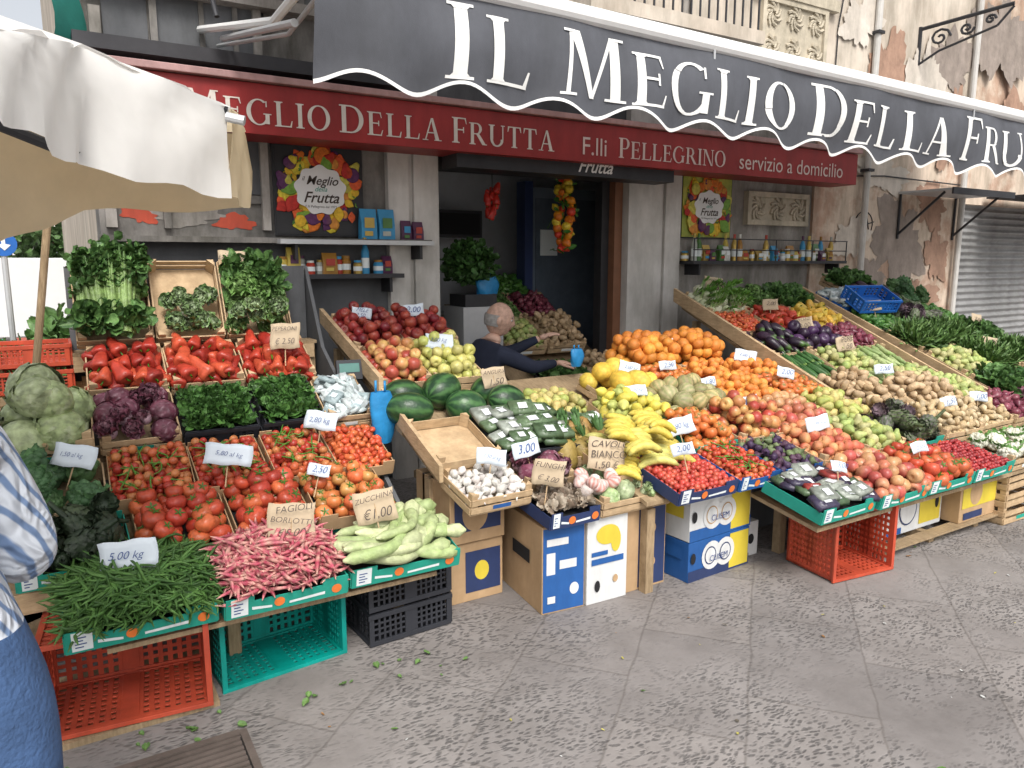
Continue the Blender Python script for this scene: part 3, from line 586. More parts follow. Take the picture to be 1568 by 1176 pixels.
b.box(4.95,6.85,W,W+.4,0,9,plast); b.box(6.85,9.7,W-.03,W+.4,0,9,plast2); b.box(12.3,24,W,W+.4,0,9,plast2); b.box(9.7,12.3,W,W+.4,2.35,9,plast2)
b.box(2.1,4.95,W+.003,W+.4,3.05,9,plast3); b.box(5.0,9.6,W-.045,W-.031,3.3,9,plast3)
b.box(2.5,4.33,W+.002,W+.3,2.45,3.05,dgrey)
b.box(.27,.6,W+.4,20,0,9,plast3)
b.make('walls',e)
b=B()
for x0,x1 in((2.1,2.26),(2.3,2.5),(4.33,4.72),(4.76,4.95)):
    b.box(x0,x1,W-.06,W+.38,0,3.04,pil)
b.box(2.26,2.3,W-.03,W+.38,0,3.04,pil); b.box(4.72,4.76,W-.03,W+.38,0,3.04,pil)
b.make('pilasters',e,bevel=.004)
b=B(); b.box(.25,2.4,W-.14,W-.001,1.765,1.80,plastd)
b.box(.3,.36,W-.05,W-.001,1.85,3.1,plast); b.box(.62,.66,W-.05,W-.001,1.85,3.3,plastd); b.box(1.22,1.27,W-.05,W-.001,1.85,3.3,plast); b.box(.66,1.22,W-.03,W-.001,2.02,2.07,plastd)
b.box(.66,1.22,W-.015,W-.002,2.08,3.3,dgrey); b.box(.37,.61,W-.015,W-.002,2.1,3.3,dgrey)
for x in(.9,1.1): b.box(x,x+.03,W-.03,W-.016,2.08,3.3,plastd)
b.box(.3,1.3,W+.1,W+.14,3.2,4.2,dark)
for x0,x1 in((.3,.62),(.68,.98),(1.04,1.5),(1.56,2.05)): 
    b.box(x0,x1,W-.02,W-.002,3.31,4.1,mat('dirty_glass',(.1,.11,.115),.25,scale=3,c2=(.3,.28,.25),bump=.05,dirt=.5)); b.box(x1+.01,x1+.05,W-.06,W-.003,3.28,4.2,plastd)
b.box(.27,2.1,W-.12,W-.003,3.22,3.28,plast); b.box(.2,2.2,W-.25,W-.01,2.82,2.9,dmetal)
b.make('ledge_and_window_trim',e)
b=B()
for (cx,cz,rx,rz,m) in((.75,1.93,.2,.06,plast),(1.05,1.9,.12,.05,redp),(.5,1.95,.1,.07,redp)):
    P=[]
    for i in range(40): a=2*math.pi*i/40; k=1+.2*math.sin(3*a+cx*9)+.12*math.sin(7*a+cz)+.08*math.sin(13*a); P.append((cx+rx*k*math.cos(a),W-.004-.001*cx,cz+rz*k*math.sin(a)))
    b.poly(P[::-1],m)
b.make('stained_wall_remnants')
b=B(); shm=mat('shutter_metal',(.4,.4,.4),.45,var=.2,metal=.3,dirt=.35)
b.grid(lambda u,v:(u,W+.1+.018*math.sin(v*2*math.pi/.085),v),9.7,12.3,1,0,2.35,220,shm)
b.box(9.7,12.3,W+.04,W+.06,.45,.5,shm); b.box(9.62,9.7,W-.04,W+.1,0,2.35,plast); b.make('roller_shutter',e)
b=B(); st=mat('carved_stone',(.6,.53,.41),.8,var=.3,scale=12,bump=.5,bscale=20,dirt=.3)
def carved(x0,x1,z0,z1,y,rows=1,cols=2):
    b.box(x0,x1,y-.03,y,z0,z1,st)
    for i in range(cols):
        for j in range(rows):
            cx=x0+(x1-x0)*(i+.5)/cols; cz=z0+(z1-z0)*(j+.5)/rows; r=min((x1-x0)/cols,(z1-z0)/rows)*.38
            for k in range(8):
                a=k*math.pi/4; pts=[(cx+r*(.25+.75*t)*math.cos(a+t*1.2),y-.04,cz+r*(.25+.75*t)*math.sin(a+t*1.2)) for t in(0,.33,.66,1)]
                b.path(pts,.016,st,5)
    for q in(x0,x1-.05): b.box(q,q+.05,y-.06,y-.031,z0,z1,st)
    for q in(z0,z1-.05): b.box(x0+.051,x1-.051,y-.06,y-.031,q,q+.05,st)
carved(5.85,6.8,3.5,4.1,W-.046,2,3); carved(5.83,6.74,2.0,2.32,W-.001,1,3); b.make('carved_stone_panels',e)
b=B(); b.box(5.75,6.95,W-.12,W-.05,4.1,4.2,st); b.box(5.8,6.9,W-.1,W-.05,3.38,3.46,st)
b.box(3.4,5.2,W-.7,W,3.42,3.52,plast3)
for i in range(19): x=3.45+i*.095; b.cyl((x,W-.66,3.52),(x,W-.66,4.4),.01,dmetal,6)
b.box(3.4,5.2,W-.68,W-.64,4.4,4.43,dmetal)
b.make('balcony',e)
b=B(); patch=mat('exposed_plaster',(.45,.28,.2),.9,var=.35,scale=7,bump=.6,bscale=20,dirt=.3)
patch2=mat('grey_render_patch',(.36,.3,.26),.9,var=.3,scale=7,bump=.6,bscale=20,dirt=.3)
patch3=mat('pale_render_patch',(.7,.63,.55),.9,var=.2,scale=7,bump=.4,bscale=20,dirt=.3)
random.seed(11)
def blob(cx,cz,rx,rz,m,y):
    P=[]; ph=[U(0,6.3) for _ in range(5)]
    for i in range(90):
        a=2*math.pi*i/90; k=1+.22*math.sin(2*a+ph[0])+.16*math.sin(5*a+ph[1])+.1*math.sin(9*a+ph[2])+.07*math.sin(15*a+ph[3])+.05*math.sin(31*a+ph[4]); P.append((cx+rx*k*math.cos(a),y,cz+rz*k*math.sin(a)))
    b.poly(P[::-1],m)
for i,(cx,cz,rx,rz,m) in enumerate([(8.4,1.85,.45,.5,patch2),(9.0,2.3,.3,.25,patch),(7.9,3.6,.35,.5,patch),(9.1,3.9,.45,.35,patch2),(9.3,3.2,.3,.5,patch),(8.7,1.2,.5,.25,patch),(10.8,3.3,.5,.4,patch),(10.2,4.3,.6,.5,patch2),(7.15,2.75,.15,.2,patch2),(9.2,1.7,.22,.3,patch),(7.5,1.9,.3,.2,patch3),(8.0,2.6,.4,.2,patch3),(7.4,4.1,.3,.25,patch3),(8.6,3.5,.3,.6,patch3),(7.9,1.5,.25,.16,patch2)]):
    blob(cx,cz,rx,rz,m,W-.035-.001*i-(.02 if cz>2.9 else 0))
b.make('peeled_plaster_patches',e)
b=B(); pts=[(7.72+.16*math.cos(a/8*math.pi),W-.034,2.05+.14*math.sin(a/8*math.pi)) for a in range(17)]; b.path(pts,.006,dmetal,5); b.path([(7.6,W-.036,1.86),(7.74,W-.036,2.22),(7.84,W-.036,1.9)],.006,dmetal,5); b.path([(7.55,W-.036,2.0),(7.9,W-.036,2.08)],.006,dmetal,5); b.make('graffiti',e)
random.seed(5)
b=B()
b.box(2.0,6.0,7.0,7.1,-.1,3.2,shopwall); b.box(1.9,2.0,5.61,7.0,0,3.2,shopwall); b.box(6.0,6.1,5.61,7.0,0,3.2,shopwall); b.box(1.9,6.1,5.61,7.0,3.05,3.15,shopwall)
b.box(2.0,6.0,5.2,7.0,.002,.01,mat('shop_floor',(.4,.38,.36),.5))
b.make('interior_room',e)
b=B(); dp=mat('blue_grey_door',(.17,.21,.26),.35,var=.15,bump=.02)
b.box(4.0,5.0,6.2,6.26,.0,2.35,dp); b.box(3.9,3.99,6.15,6.3,0,2.4,mat('deep_blue',(.03,.05,.14),.4)); b.box(4.05,4.95,6.19,6.199,.2,2.25,mat('glass_dark',(.12,.15,.19),.15,bump=0)); b.box(4.1,4.3,6.18,6.189,1.7,1.95,label)
b.box(4.24,4.325,W+.02,W+.3,0,2.4,mat('brown_frame',(.24,.11,.06),.5)); b.box(4.16,4.24,W+.1,W+.2,0,2.4,dmetal)
b.box(2.5,4.2,W+.1,W+.16,2.33,2.45,dmetal); b.make('shop_inner_door',e)
b=B(); b.box(2.75,3.6,6.5,6.53,1.9,2.1,dark); b.box(2.72,3.63,6.51,6.54,1.87,2.13,dmetal); b.make('blackboard')
b=B(); b.box(2.5,3.2,6.5,6.95,0,1.1,metal); b.box(2.45,3.25,6.45,6.98,1.101,1.15,white); b.box(2.6,2.9,6.6,6.8,1.151,1.4,blackp); b.make('shop_counter')
e=empty('door_canopy_box'); b=B(); b.box(2.52,4.6,4.88,5.12,2.31,2.47,dmetal); b.make('box',e)
# ------------------------------------------------------------ lettering
def glyph(ch):
    T=.145;t=.05;s=.04;q=[]
    def bar(x0,x1,y0,y1): q.append([(x0,y0),(x1,y0),(x1,y1),(x0,y1)])
    def dia(xa,ya,xb,yb,w): q.append([(xa-w/2,ya),(xa+w/2,ya),(xb+w/2,yb),(xb-w/2,yb)])
    def arc(cx,cy,rx,ry,a0,a1,th=T,tn=t,n=14):
        for i in range(n):
            A=[R(a0+(a1-a0)*(i+k)/n) for k in(0,1)]
            q.append([(cx+(rx-th)*math.cos(A[0]),cy+(ry-tn)*math.sin(A[0])),(cx+rx*math.cos(A[0]),cy+ry*math.sin(A[0])),(cx+rx*math.cos(A[1]),cy+ry*math.sin(A[1])),(cx+(rx-th)*math.cos(A[1]),cy+(ry-tn)*math.sin(A[1]))])
    def stem(x,w=T,top=True,bot=True,y0=0,y1=1):
        bar(x,x+w,y0,y1)
        if bot: bar(x-.075,x+w+.075,0,s); q.append([(x-.03,s),(x+w+.03,s),(x+w,s+.04),(x,s+.04)])
        if top: bar(x-.075,x+w+.075,1-s,1); q.append([(x,1-s-.04),(x+w,1-s-.04),(x+w+.03,1-s),(x-.03,1-s)])
    if ch=='I': stem(.08); return q,.305
    if ch=='L': stem(.08); bar(.22,.6,0,t); q.append([(.54,t),(.6,t),(.63,.26),(.6,.26)]); return q,.64
    if ch in'EF':
        stem(.08); bar(.22,.55,1-t,1); q.append([(.5,1-t),(.55,1-t),(.58,.76),(.555,.76)]); bar(.22,.46,.5,.5+t); bar(.44,.48,.41,.64)
        if ch=='E': bar(.22,.58,0,t); q.append([(.53,t),(.58,t),(.63,.25),(.6,.25)]); return q,.64
        return q,.58
    if ch=='O': arc(.42,.5,.42,.52,0,360,.15,.05,28); return q,.84
    if ch=='G': arc(.42,.5,.42,.52,52,330,.15,.05,22); bar(.64,.78,.05,.42); bar(.57,.85,.42,.42+s); bar(.66,.7,.72,.95); return q,.84
    if ch=='D': stem(.08,bot=False,top=False); bar(0,.4,0,t); bar(0,.4,1-t,1); arc(.36,.5,.44,.5,-90,90,.15,.05,16); return q,.82
    if ch=='P': stem(.08,top=False); bar(0,.36,1-t,1); bar(.22,.36,.44,.44+t); arc(.34,.72,.26,.28,-90,90,.13,.05,12); return q,.62
    if ch=='R': stem(.08,top=False); bar(0,.36,1-t,1); bar(.22,.36,.47,.47+t); arc(.34,.735,.26,.265,-90,90,.13,.05,12); q.append([(.62,0),(.8,0),(.48,.5),(.32,.5)]); bar(.76,.84,0,s); return q,.8
    if ch=='T': stem(.27,top=False); bar(.02,.66,1-t,1); q.append([(.0,.74),(.03,.74),(.09,1-t),(.02,1-t)]); q.append([(.65,.74),(.68,.74),(.66,1-t),(.59,1-t)]); return q,.68
    if ch=='U': stem(.08,bot=False,y0=.33); arc(.4,.34,.32,.36,180,360,.13,.07,14); bar(.665,.72,.33,1); bar(.6,.79,1-s,1); return q,.8
    if ch=='A': dia(.12,0,.4,1,.055); q.append([(.56,0),(.73,0),(.46,1),(.36,1)]); bar(.22,.58,.32,.32+t); bar(0,.24,0,s); bar(.5,.82,0,s); return q,.82
    if ch=='M': dia(.1,0,.15,1,.055); q.append([(.44,0),(.52,0),(.28,1),(.12,1)]); dia(.48,0,.78,1,.055); q.append([(.79,0),(.94,0),(.89,1),(.745,1)]); bar(0,.22,0,s); bar(.7,1.02,0,s); bar(.04,.2,1-s,1); bar(.8,.97,1-s,1); return q,1.0
    if ch=='N': bar(.1,.155,0,1); q.append([(.62,0),(.74,0),(.24,1),(.08,1)]); bar(.69,.745,0,1); bar(0,.25,0,s); bar(.6,.83,1-s,1); bar(0,.12,1-s,1); return q,.83
    return [],.35
def serif(txt,x0,x1,capf,smallf,fn,b,m,sub=(2,6),caps='first',gap=.1):
    items=[];tot=0;first=True
    for ch in txt:
        q,w=glyph(ch); sc=capf if first else smallf; first=False
        items.append((q,w,sc,tot)); tot+=w*sc+gap
    tot-=gap; f=(x1-x0)/tot; kk=0
    for q,w,sc,ox in items:
        for p in q:
            kk+=1; p=[(x0+(ox+a*sc)*f,c*sc) for a,c in p]
            nu,nv=sub if len(q)<20 else (1,1)
            A,Bq,C,D=[Vector((a[0],a[1],0)) for a in p]
            base=len(b.v)
            for j in range(nv+1):
                for i in range(nu+1):
                    u=i/nu;v=j/nv; P=(A*(1-u)+Bq*u)*(1-v)+(D*(1-u)+C*u)*v; b.v.append(tuple(fn(P.x,P.y,kk%9)))
            for j in range(nv):
                for i in range(nu): a=base+j*(nu+1)+i; b.f.append([a,a+1,a+nu+2,a+nu+1]); b.m.append(b.mi(m))
ef=empty('red_fascia_sign')
redf=mat('fascia_red',(.36,.03,.03),.45,scale=2,var=.25,bump=.08,bscale=10,dirt=.25)
b=B(); b.box(.24,7.0,4.8,5.12,2.405,2.70,redf)
b.box(.2,7.02,4.76,5.14,2.705,2.745,mat('fascia_trim',(.5,.3,.29),.5,dirt=.3)); b.make('board',ef,bevel=.004)
lw=mat('letter_white',(.8,.8,.78),.5,var=.08,bump=0); lr=mat('letter_fade',(.7,.56,.52),.5,var=.2,bump=0); lf=mat('letter_cream',(.72,.66,.6),.5,var=.2,bump=0)
b=B(); f=lambda x,z,k:(x,4.796-.0004*k,2.46+z*.17)
serif('MEGLIO',.72,1.58,1,.86,f,b,lf,(1,1)); serif('DELLA',1.64,2.36,1,.86,f,b,lf,(1,1)); serif('FRUTTA',2.44,3.30,1,.86,f,b,lf,(1,1)); serif('PELLEGRINO',3.92,5.12,.9,.78,f,b,lr,(1,1),gap=.06)
b.make('letters',ef)
def txt(body,size,loc,rot=(90,0,0),m=lw,parent=None,al='CENTER',shear=0,off=0,name='lettering',sx=1):
    c=bpy.data.curves.new(name,'FONT'); c.body=body;c.size=size;c.align_x=al;c.shear=shear;c.offset=off;c.materials.append(m)
    o=bpy.data.objects.new(name,c); o.location=loc;o.rotation_euler=[R(a) for a in rot]; o.scale=(sx,1,1); COL.objects.link(o)
    if parent:o.parent=parent
    return o
txt('F.lli',.19,(3.68,4.795,2.46),m=lr,parent=ef); txt('servizio a domicilio',.19,(6.03,4.795,2.46),m=lr,parent=ef)
txt('Frutta',.14,(3.75,4.875,2.34),parent=e,shear=.4,off=.002)
# awning
e=empty('shop_awning')
awn=mat('awning_fabric',(.1,.105,.122),.75,scale=3,var=.3,bump=.15,bscale=300,dirt=.22)
awnt=mat('awning_top_fabric',(.42,.43,.45),.8,scale=3,var=.15,trans=.55,bump=.05)
PX=.46
zt=lambda x:2.775-.0165*(x-.94)
def vy(x,zr):
    return 2.99+ .026*zr*math.sin(2*math.pi*x/PX+.6) + .03*math.sin(x*1.7)*zr - .04*math.sin(math.pi*min(1,zr*1.1))*.6+.005*math.sin(x*23)*zr+.008*math.sin(x*5.3+zr*4)
hb=lambda x:.405+.036*math.cos(2*math.pi*x/PX+.4*math.sin(x))+.006*math.sin(x*7)
b=B(); X0,X1=.94,8.6
b.grid(lambda x,v:(x,vy(x,v),zt(x)-v*hb(x)),X0,X1,320,0,.96,12,awn)
b.grid(lambda x,v:(x,vy(x,v)-.002,zt(x)-v*hb(x)),X0,X1,320,.96,1,1,lw)
b.make('valance',e,smooth=True)
b=B(); fn=lambda x,z,k:(x,vy(x,(.345-z*.29)/hb(x))-.003-.0005*k,zt(x)-.345+z*.29)
serif('IL',1.50,1.92,1.05,.95,fn,b,lw,(2,8),gap=.14); serif('MEGLIO',2.07,3.72,1,.86,fn,b,lw,(2,8)); serif('DELLA',3.86,5.36,1,.84,fn,b,lw,(2,8)); serif('FRUTTA',5.52,7.0,1,.84,fn,b,lw,(2,8))
b.make('letters',e)
b=B(); b.cyl((X0-.02,3.0,zt(X0)+.03),(X1,3.0,zt(X1)+.03),.045,white,14)
b.grid(lambda x,v:(x,3.0+v*2.2,zt(x)+.07+v*.75-.05*math.sin(math.pi*v)),X0,X1,12,0,1,8,awnt)
for x in(1.0,8.4):
    b.path([(x,3.05,zt(x)+.02),(x+.05,4.0,2.83),(x-.1,5.15,3.05)],.022,white,8); b.path([(x+.06,3.05,zt(x)-.0),(x+.12,4.0,2.78),(x-.0,5.15,2.97)],.012,metal,8)
b.cyl((.9,5.1,3.5),(8.6,5.1,3.5),.06,metal,10)
for x in(3.05,5.6): b.box(x,x+.012,2.968,2.975,zt(x)-.06,zt(x)-.0,metal)
b.make('frame_and_arms',e)
b=B(); b.cyl((.2,4.5,3.38),(.98,3.15,2.84),.03,white,10); b.cyl((.28,4.45,3.28),(1.0,3.2,2.76),.022,white,8); b.cyl((.24,4.48,3.3),(.5,5.19,3.3),.025,metal,10); b.cyl((.7,3.9,3.08),(.74,3.8,2.75),.012,dmetal,8); b.cyl((.98,3.4,2.66),(.98,4.9,2.95),.018,metal,8); b.make('folding_arm',e)
# ------------------------------------------------------------ posters
def poster(x0,x1,z0,z1,bgc,name):
    e=empty(name,(0,0,0)); y=W-.02; b=B(); b.box(x0,x1,y-.012,y,z0,z1,bgc); b.box(x0-.012,x1+.012,y-.006,y+.004,z0-.012,z1+.012,dmetal)
    cx=(x0+x1)/2;cz=(z0+z1)/2; w=(x1-x0);h=(z1-z0); P=[]
    for i in range(64):
        a=2*math.pi*i/64;k=1+.06*math.sin(9*a)
        P.append((cx+w*.29*k*math.cos(a),y-.036,cz+h*.27*k*math.sin(a)))
    b.poly(P[::-1],white); b.make('panel',e)
    p=Pile(); cols=[(.8,.5,.03),(.8,.2,.02),(.55,.03,.02),(.2,.4,.05),(.8,.65,.05),(.75,.3,.05),(.12,.03,.12),(.65,.6,.1),(.8,.12,.03)]
    for i in range(110):
        a=U(0,6.28); rr=U(.78,1.22); c=np.array(random.choice(cols)); s=U(.05,.12)*w/.6
        t=TP[random.choice(['ball','pear','lemon','leaf'])]
        if t is TP['leaf']: c=np.array((.08,.25,.04))
        x=cx+w*.38*rr*math.cos(a);z=cz+h*.385*rr*math.sin(a); x=min(max(x,x0+s*.55),x1-s*.55); z=min(max(z,z0+s*.55),z1-s*.55)
        p.add(t,np.diag([1,.04,1])@rotm(0,U(-1.5,1.5),0)*s,(x,y-.015-.00017*i,z),c,c*.5+np.array((.3,.2,.0)))
    p.make('fruit_print',PM_,e)
    txt('il',h*.07,(cx-w*.2,y-.038,cz+h*.1),m=inkb,parent=e,shear=.35); txt('Meglio',h*.14,(cx+.01,y-.038,cz+h*.06),m=inkb,parent=e,shear=.35,off=.001); txt('della',h*.08,(cx,y-.038,cz-.015*h),m=green,parent=e,shear=.35); txt('Frutta',h*.17,(cx,y-.038,cz-h*.14),m=inkb,parent=e,shear=.35,off=.0015); txt('F.lli Pellegrino dal 1972',h*.04,(cx,y-.038,cz-h*.2),m=inkb,parent=e)
poster(1.31,1.91,1.83,2.42,mat('poster_black',(.03,.03,.033),.4),'shop_poster'); poster(4.99,5.62,1.87,2.42,mat('poster_yellow_green',(.25,.33,.06),.4,c2=(.55,.5,.08)),'shop_poster')
# ------------------------------------------------------------ shelves
def jar(b,x,y,z,r,h,c,lid):
    b.cyl((x,y,z),(x,y,z+h*.72),r,c,12); b.cyl((x,y,z+h*.72),(x,y,z+h*.84),r,c,12,r*.75); b.cyl((x,y,z+h*.84),(x,y,z+h),r*.82,lid,12); b.cyl((x,y,z+h*.22),(x,y,z+h*.55),r*1.015,label,12)
cols=[mat('jar_red',(.45,.05,.03),.25,bump=0),mat('jar_amber',(.4,.2,.04),.25,bump=0),mat('jar_green',(.08,.2,.05),.25,bump=0),mat('jar_white',(.7,.7,.65),.4,bump=0),mat('jar_blue',(.05,.3,.55),.4,bump=0),mat('jar_yellow',(.65,.5,.1),.3,bump=0),mat('jar_purple',(.1,.03,.08),.3,bump=0),mat('lid_gold',(.5,.35,.1),.3,bump=0,metal=.7),mat('jar_clear',(.45,.47,.42),.15,bump=0)]
def shelf(name,x0,x1,z,y0,items,rail=False):
    e=empty(name); b=B(); b.box(x0,x1,y0,W-.001,z-.03,z,dmetal if rail or z<1.7 else metal)
    for x in(x0+.1,x1-.1): b.box(x,x+.02,y0+.03,W-.002,z-.13,z-.031,dmetal)
    if rail:
        for zz in(.1,.2): b.cyl((x0,y0+.01,z+zz),(x1,y0+.01,z+zz),.005,dmetal)
        for i in range(5): x=x0+.01+(x1-x0-.02)*i/4; b.cyl((x,y0+.01,z),(x,y0+.01,z+.2),.006,dmetal)
    b.make('board',e); b=B()
    for it in items:
        x,kind=it[0],it[1]; y=y0+.1+U(-.03,.05)
        if kind=='j': jar(b,x,y,z,U(.024,.038),U(.06,.13),random.choice(cols),random.choice(cols))
        elif kind=='b':
            c=random.choice(cols); b.cyl((x,y,z),(x,y,z+.15),.028,c,12); b.cyl((x,y,z+.15),(x,y,z+.21),.028,c,12,.011); b.cyl((x,y,z+.21),(x,y,z+.25),.013,random.choice(cols),10); b.cyl((x,y,z+.04),(x,y,z+.11),.0285,label,12)
        elif kind in'pP':
            w=U(.07,.12);h=U(.09,.18); m=random.choice(cols); k=len(b.v)
            if kind=='P': w=.12;h=.22;m=cols[4]
            b.v+=[(x-w/2,y-.03,z),(x+w/2,y-.03,z),(x+w/2,y+.03,z),(x-w/2,y+.03,z),(x-w*.47,y-.035,z+h*.5),(x+w*.47,y-.035,z+h*.5),(x+w*.47,y+.035,z+h*.5),(x-w*.47,y+.035,z+h*.5),(x-w/2,y-.002,z+h),(x+w/2,y-.002,z+h),(x+w/2,y+.002,z+h),(x-w/2,y+.002,z+h)]
            for o in(0,4):
                for i in range(4): j=(i+1)%4; b.f.append([k+o+i,k+o+j,k+o+4+j,k+o+4+i]); b.m.append(b.mi(m))
            b.f.append([k+8,k+9,k+10,k+11]); b.m.append(b.mi(m)); b.box(x-w*.3,x+w*.3,y-.04,y-.037,z+h*.4,z+h*.72,random.choice([label]+cols)); b.box(x-w*.3,x+w*.2,y-.04,y-.037,z+h*.15,z+h*.3,random.choice(cols))
    b.make('goods',e)
shelf('upper_wall_shelf',1.28,2.38,1.79,4.98,[(1.93,'P'),(2.06,'P'),(2.22,'p'),(2.3,'p')])
shelf('lower_wall_shelf',1.28,2.15,1.56,5.0,[(1.33,'j'),(1.39,'p'),(1.45,'j'),(1.5,'j'),(1.57,'j'),(1.63,'p'),(1.7,'j'),(1.76,'j'),(1.83,'j'),(1.89,'b'),(2.0,'j'),(2.06,'p')])
shelf('jar_wall_shelf',4.97,7.2,1.65,4.98,[(5.0+i*.058+U(-.01,.01),random.choice('jjpjpbjpb')) for i in range(37)],rail=True)
# ------------------------------------------------------------ cream umbrella
e=empty('market_umbrella')
um=mat('umbrella_canvas',(.84,.83,.8),.8,scale=4,var=.08,bump=.4,bscale=6,trans=.3); ui=mat('umbrella_canvas_backlit',(.76,.64,.44),.8,scale=4,var=.15,bump=.3,bscale=6,trans=.5)  # inner side: same canvas tinted beige, its backlit tone put into the colour
def strip(b,A,Bp,m,n=10,mm=5,sag=.02):
    def lerp(P,t):
        t=t*(len(P)-1); i=min(int(t),len(P)-2); f=t-i; return Vector(P[i])*(1-f)+Vector(P[i+1])*f
    b.grid(lambda u,v:lerp(A,u)*(1-v)+lerp(Bp,u)*v+Vector((0,0,1))*(-sag*math.sin(v*math.pi)+.008*math.sin(u*31)*v)+Vector((.008*math.sin(u*47+v*5),.008*math.sin(v*9+u*20),0)),0,1,n*(len(A)-1),0,1,mm,m)
top=[(-.75,.7,2.12),(-.045,1.5,2.02),(.11,2.05,2.13),(.47,2.3,2.08)]
bot=[(-.75,.6,1.9),(-.05,1.18,1.835),(.075,1.88,1.845),(.45,2.3,1.83)]
apex=(-1.3,2.3,2.55)
b=B(); strip(b,top,bot,um,10,6,-.03); strip(b,[apex]*4,top,um,8,4,.0); b.make('canopy_front',e,smooth=True)
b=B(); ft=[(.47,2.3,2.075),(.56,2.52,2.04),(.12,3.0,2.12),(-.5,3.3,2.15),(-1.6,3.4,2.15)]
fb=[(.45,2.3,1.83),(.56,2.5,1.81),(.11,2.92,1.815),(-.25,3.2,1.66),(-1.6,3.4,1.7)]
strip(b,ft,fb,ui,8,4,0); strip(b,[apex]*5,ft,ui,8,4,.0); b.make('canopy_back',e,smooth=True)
b=B(); b.cyl((.46,2.3,2.07),(-1.3,2.3,2.5),.012,dmetal,8); b.cyl((.12,2.9,2.08),(-1.3,2.3,2.48),.01,dmetal,8); b.cyl((.07,1.9,1.87),(-1.3,2.3,2.45),.012,dmetal,8)
b.cyl((.455,2.29,2.05),(.5,2.27,2.04),.014,metal,10)
b.cyl((-1.3,2.3,2.6),(-1.35,2.35,0),.025,metal,10); b.cyl((-1.35,2.35,0),(-1.35,2.35,.12),.28,metal,16); b.make('ribs_and_pole',e)
b=B(); b.cyl((-.28,3.9,0),(0.02,3.9,1.95),.016,wood2,10); b.cyl((-.28,3.9,0),(-.28,3.9,.06),.15,metal,16); b.cyl((.02,3.9,1.95),(.02,3.9,2.0),.03,wood2,10);b.make('wooden_pole')
# ------------------------------------------------------------ far street background at left
e=empty('pale_apartment_building')
pale=mat('pale_facade',(.78,.72,.68),.9,scale=1,var=.1,bump=.05); wind=mat('far_window',(.2,.22,.24),.3,bump=0)
b=B(); b.box(-14,.9,30,34,0,6.5,pale)
for i in range(10):
    for j in range(2):
        x=-12.6+i*1.35; b.box(x,x+.7,29.95,29.99,1.0+j*2.9,2.6+j*2.9,wind); b.box(x-.1,x+.8,29.8,29.94,.85+j*2.9,.95+j*2.9,white)
b.box(-14.1,1.0,29.7,30,6.3,6.5,white); b.make('facade',e)
b=B()
def vanpart():
    wv=mat('van_paint',(.7,.71,.72),.3,var=.05,bump=0)
    P=[(0,.35),(0,1.0),(.5,1.15),(1.0,1.9),(1.3,2.0),(4.2,2.0),(4.3,1.8),(4.3,.35)]
    k=len(b.v); b.v+=[(x-3.6,16,z*.85) for x,z in P]+[(x-3.6,17.8,z*.85) for x,z in P]; n=len(P)
    b.f.append([k+i for i in range(n)]); b.m.append(b.mi(wv)); b.f.append([k+n+i for i in range(n)][::-1]); b.m.append(b.mi(wv))
    for i in range(n): j=(i+1)%n; b.f.append([k+i,k+n+i,k+n+j,k+j]); b.m.append(b.mi(wv))
    b.poly([(-2.9,15.99,1.0),(-1.9,15.99,1.0),(-1.9,15.99,1.5),(-2.5,15.99,1.5)],wind)
    for x in(-2.8,-.1): b.cyl((x,15.95,.35),(x,16.2,.35),.35,dmetal,20); b.cyl((x,15.93,.35),(x,15.96,.35),.18,metal,16)
vanpart(); b.make('parked_van',bevel=.03)
b=B(); b.cyl((-.36,8.2,0),(-.36,8.2,1.9),.025,metal); b.cyl((-.36,8.17,1.8),(-.36,8.19,1.8),.11,bluep,20); b.poly([(-.4,8.165,1.79),(-.35,8.165,1.74),(-.3,8.165,1.79),(-.34,8.165,1.8),(-.34,8.165,1.86),(-.37,8.165,1.86),(-.37,8.165,1.8)],white); b.make('blue_road_sign')
p=Pile()
for i in range(1600):
    x=U(-1.3,.2);y=U(7.6,8.4); p.add(TP['leaf'],rotm(U(-.5,1.4),U(-1,1),U(0,6.3))*U(.1,.2),(x,y,.5+U(0,.65)*(1-.5*abs(math.sin(x*4)))),np.array((.09,.19,.05))*U(.6,1.5),np.array((.1,.2,.05)))
p.make('planter_shrubs',PL)
b=B(); b.box(-1.4,.22,7.6,8.4,0,.55,plast); b.make('stone_planter',bevel=.01)
b=B()
for i in range(9):
    x=-1.6+i*.22; b.box(x,x+.17,10.5,10.9,.0,.5+.25*abs(math.sin(i*2.1)),random.choice([redp,white,bluep,cardb,metal,tealp]))
b.make('distant_crate_stacks',bevel=.01)
p=Pile()
for k in range(2600):
    a=U(0,6.3); r=U(0,1)**.5; zz=U(-1,1); cl=[(-1.2,22,2.6),(.0,24,2.2),(-2.6,23,3.2)][k%3]
    p.add(TP['leafw'],rotm(U(0,6),U(0,6),U(0,6))*U(.12,.3),(cl[0]+r*math.cos(a)*.9*(1+.3*math.sin(k)),cl[1]+r*math.sin(a),cl[2]+zz*.9),np.array((.1,.19,.06))*U(.5,1.6),np.array((.1,.2,.05)))
et=empty('street_trees'); o=p.make('tree_crown',PL,et)
b=B()
for x,y,z in((-1.2,22,2.6),(0,24,2.2),(-2.6,23,3.2)): b.cyl((x,y,0),(x+.05,y,z),.12,wood2,8,.06); b.cyl((x+.03,y,z*.7),(x+.6,y,z+.3),.05,wood2,6,.02); b.cyl((x+.03,y,z*.75),(x-.5,y,z+.4),.05,wood2,6,.02)
b.make('trunks',et)
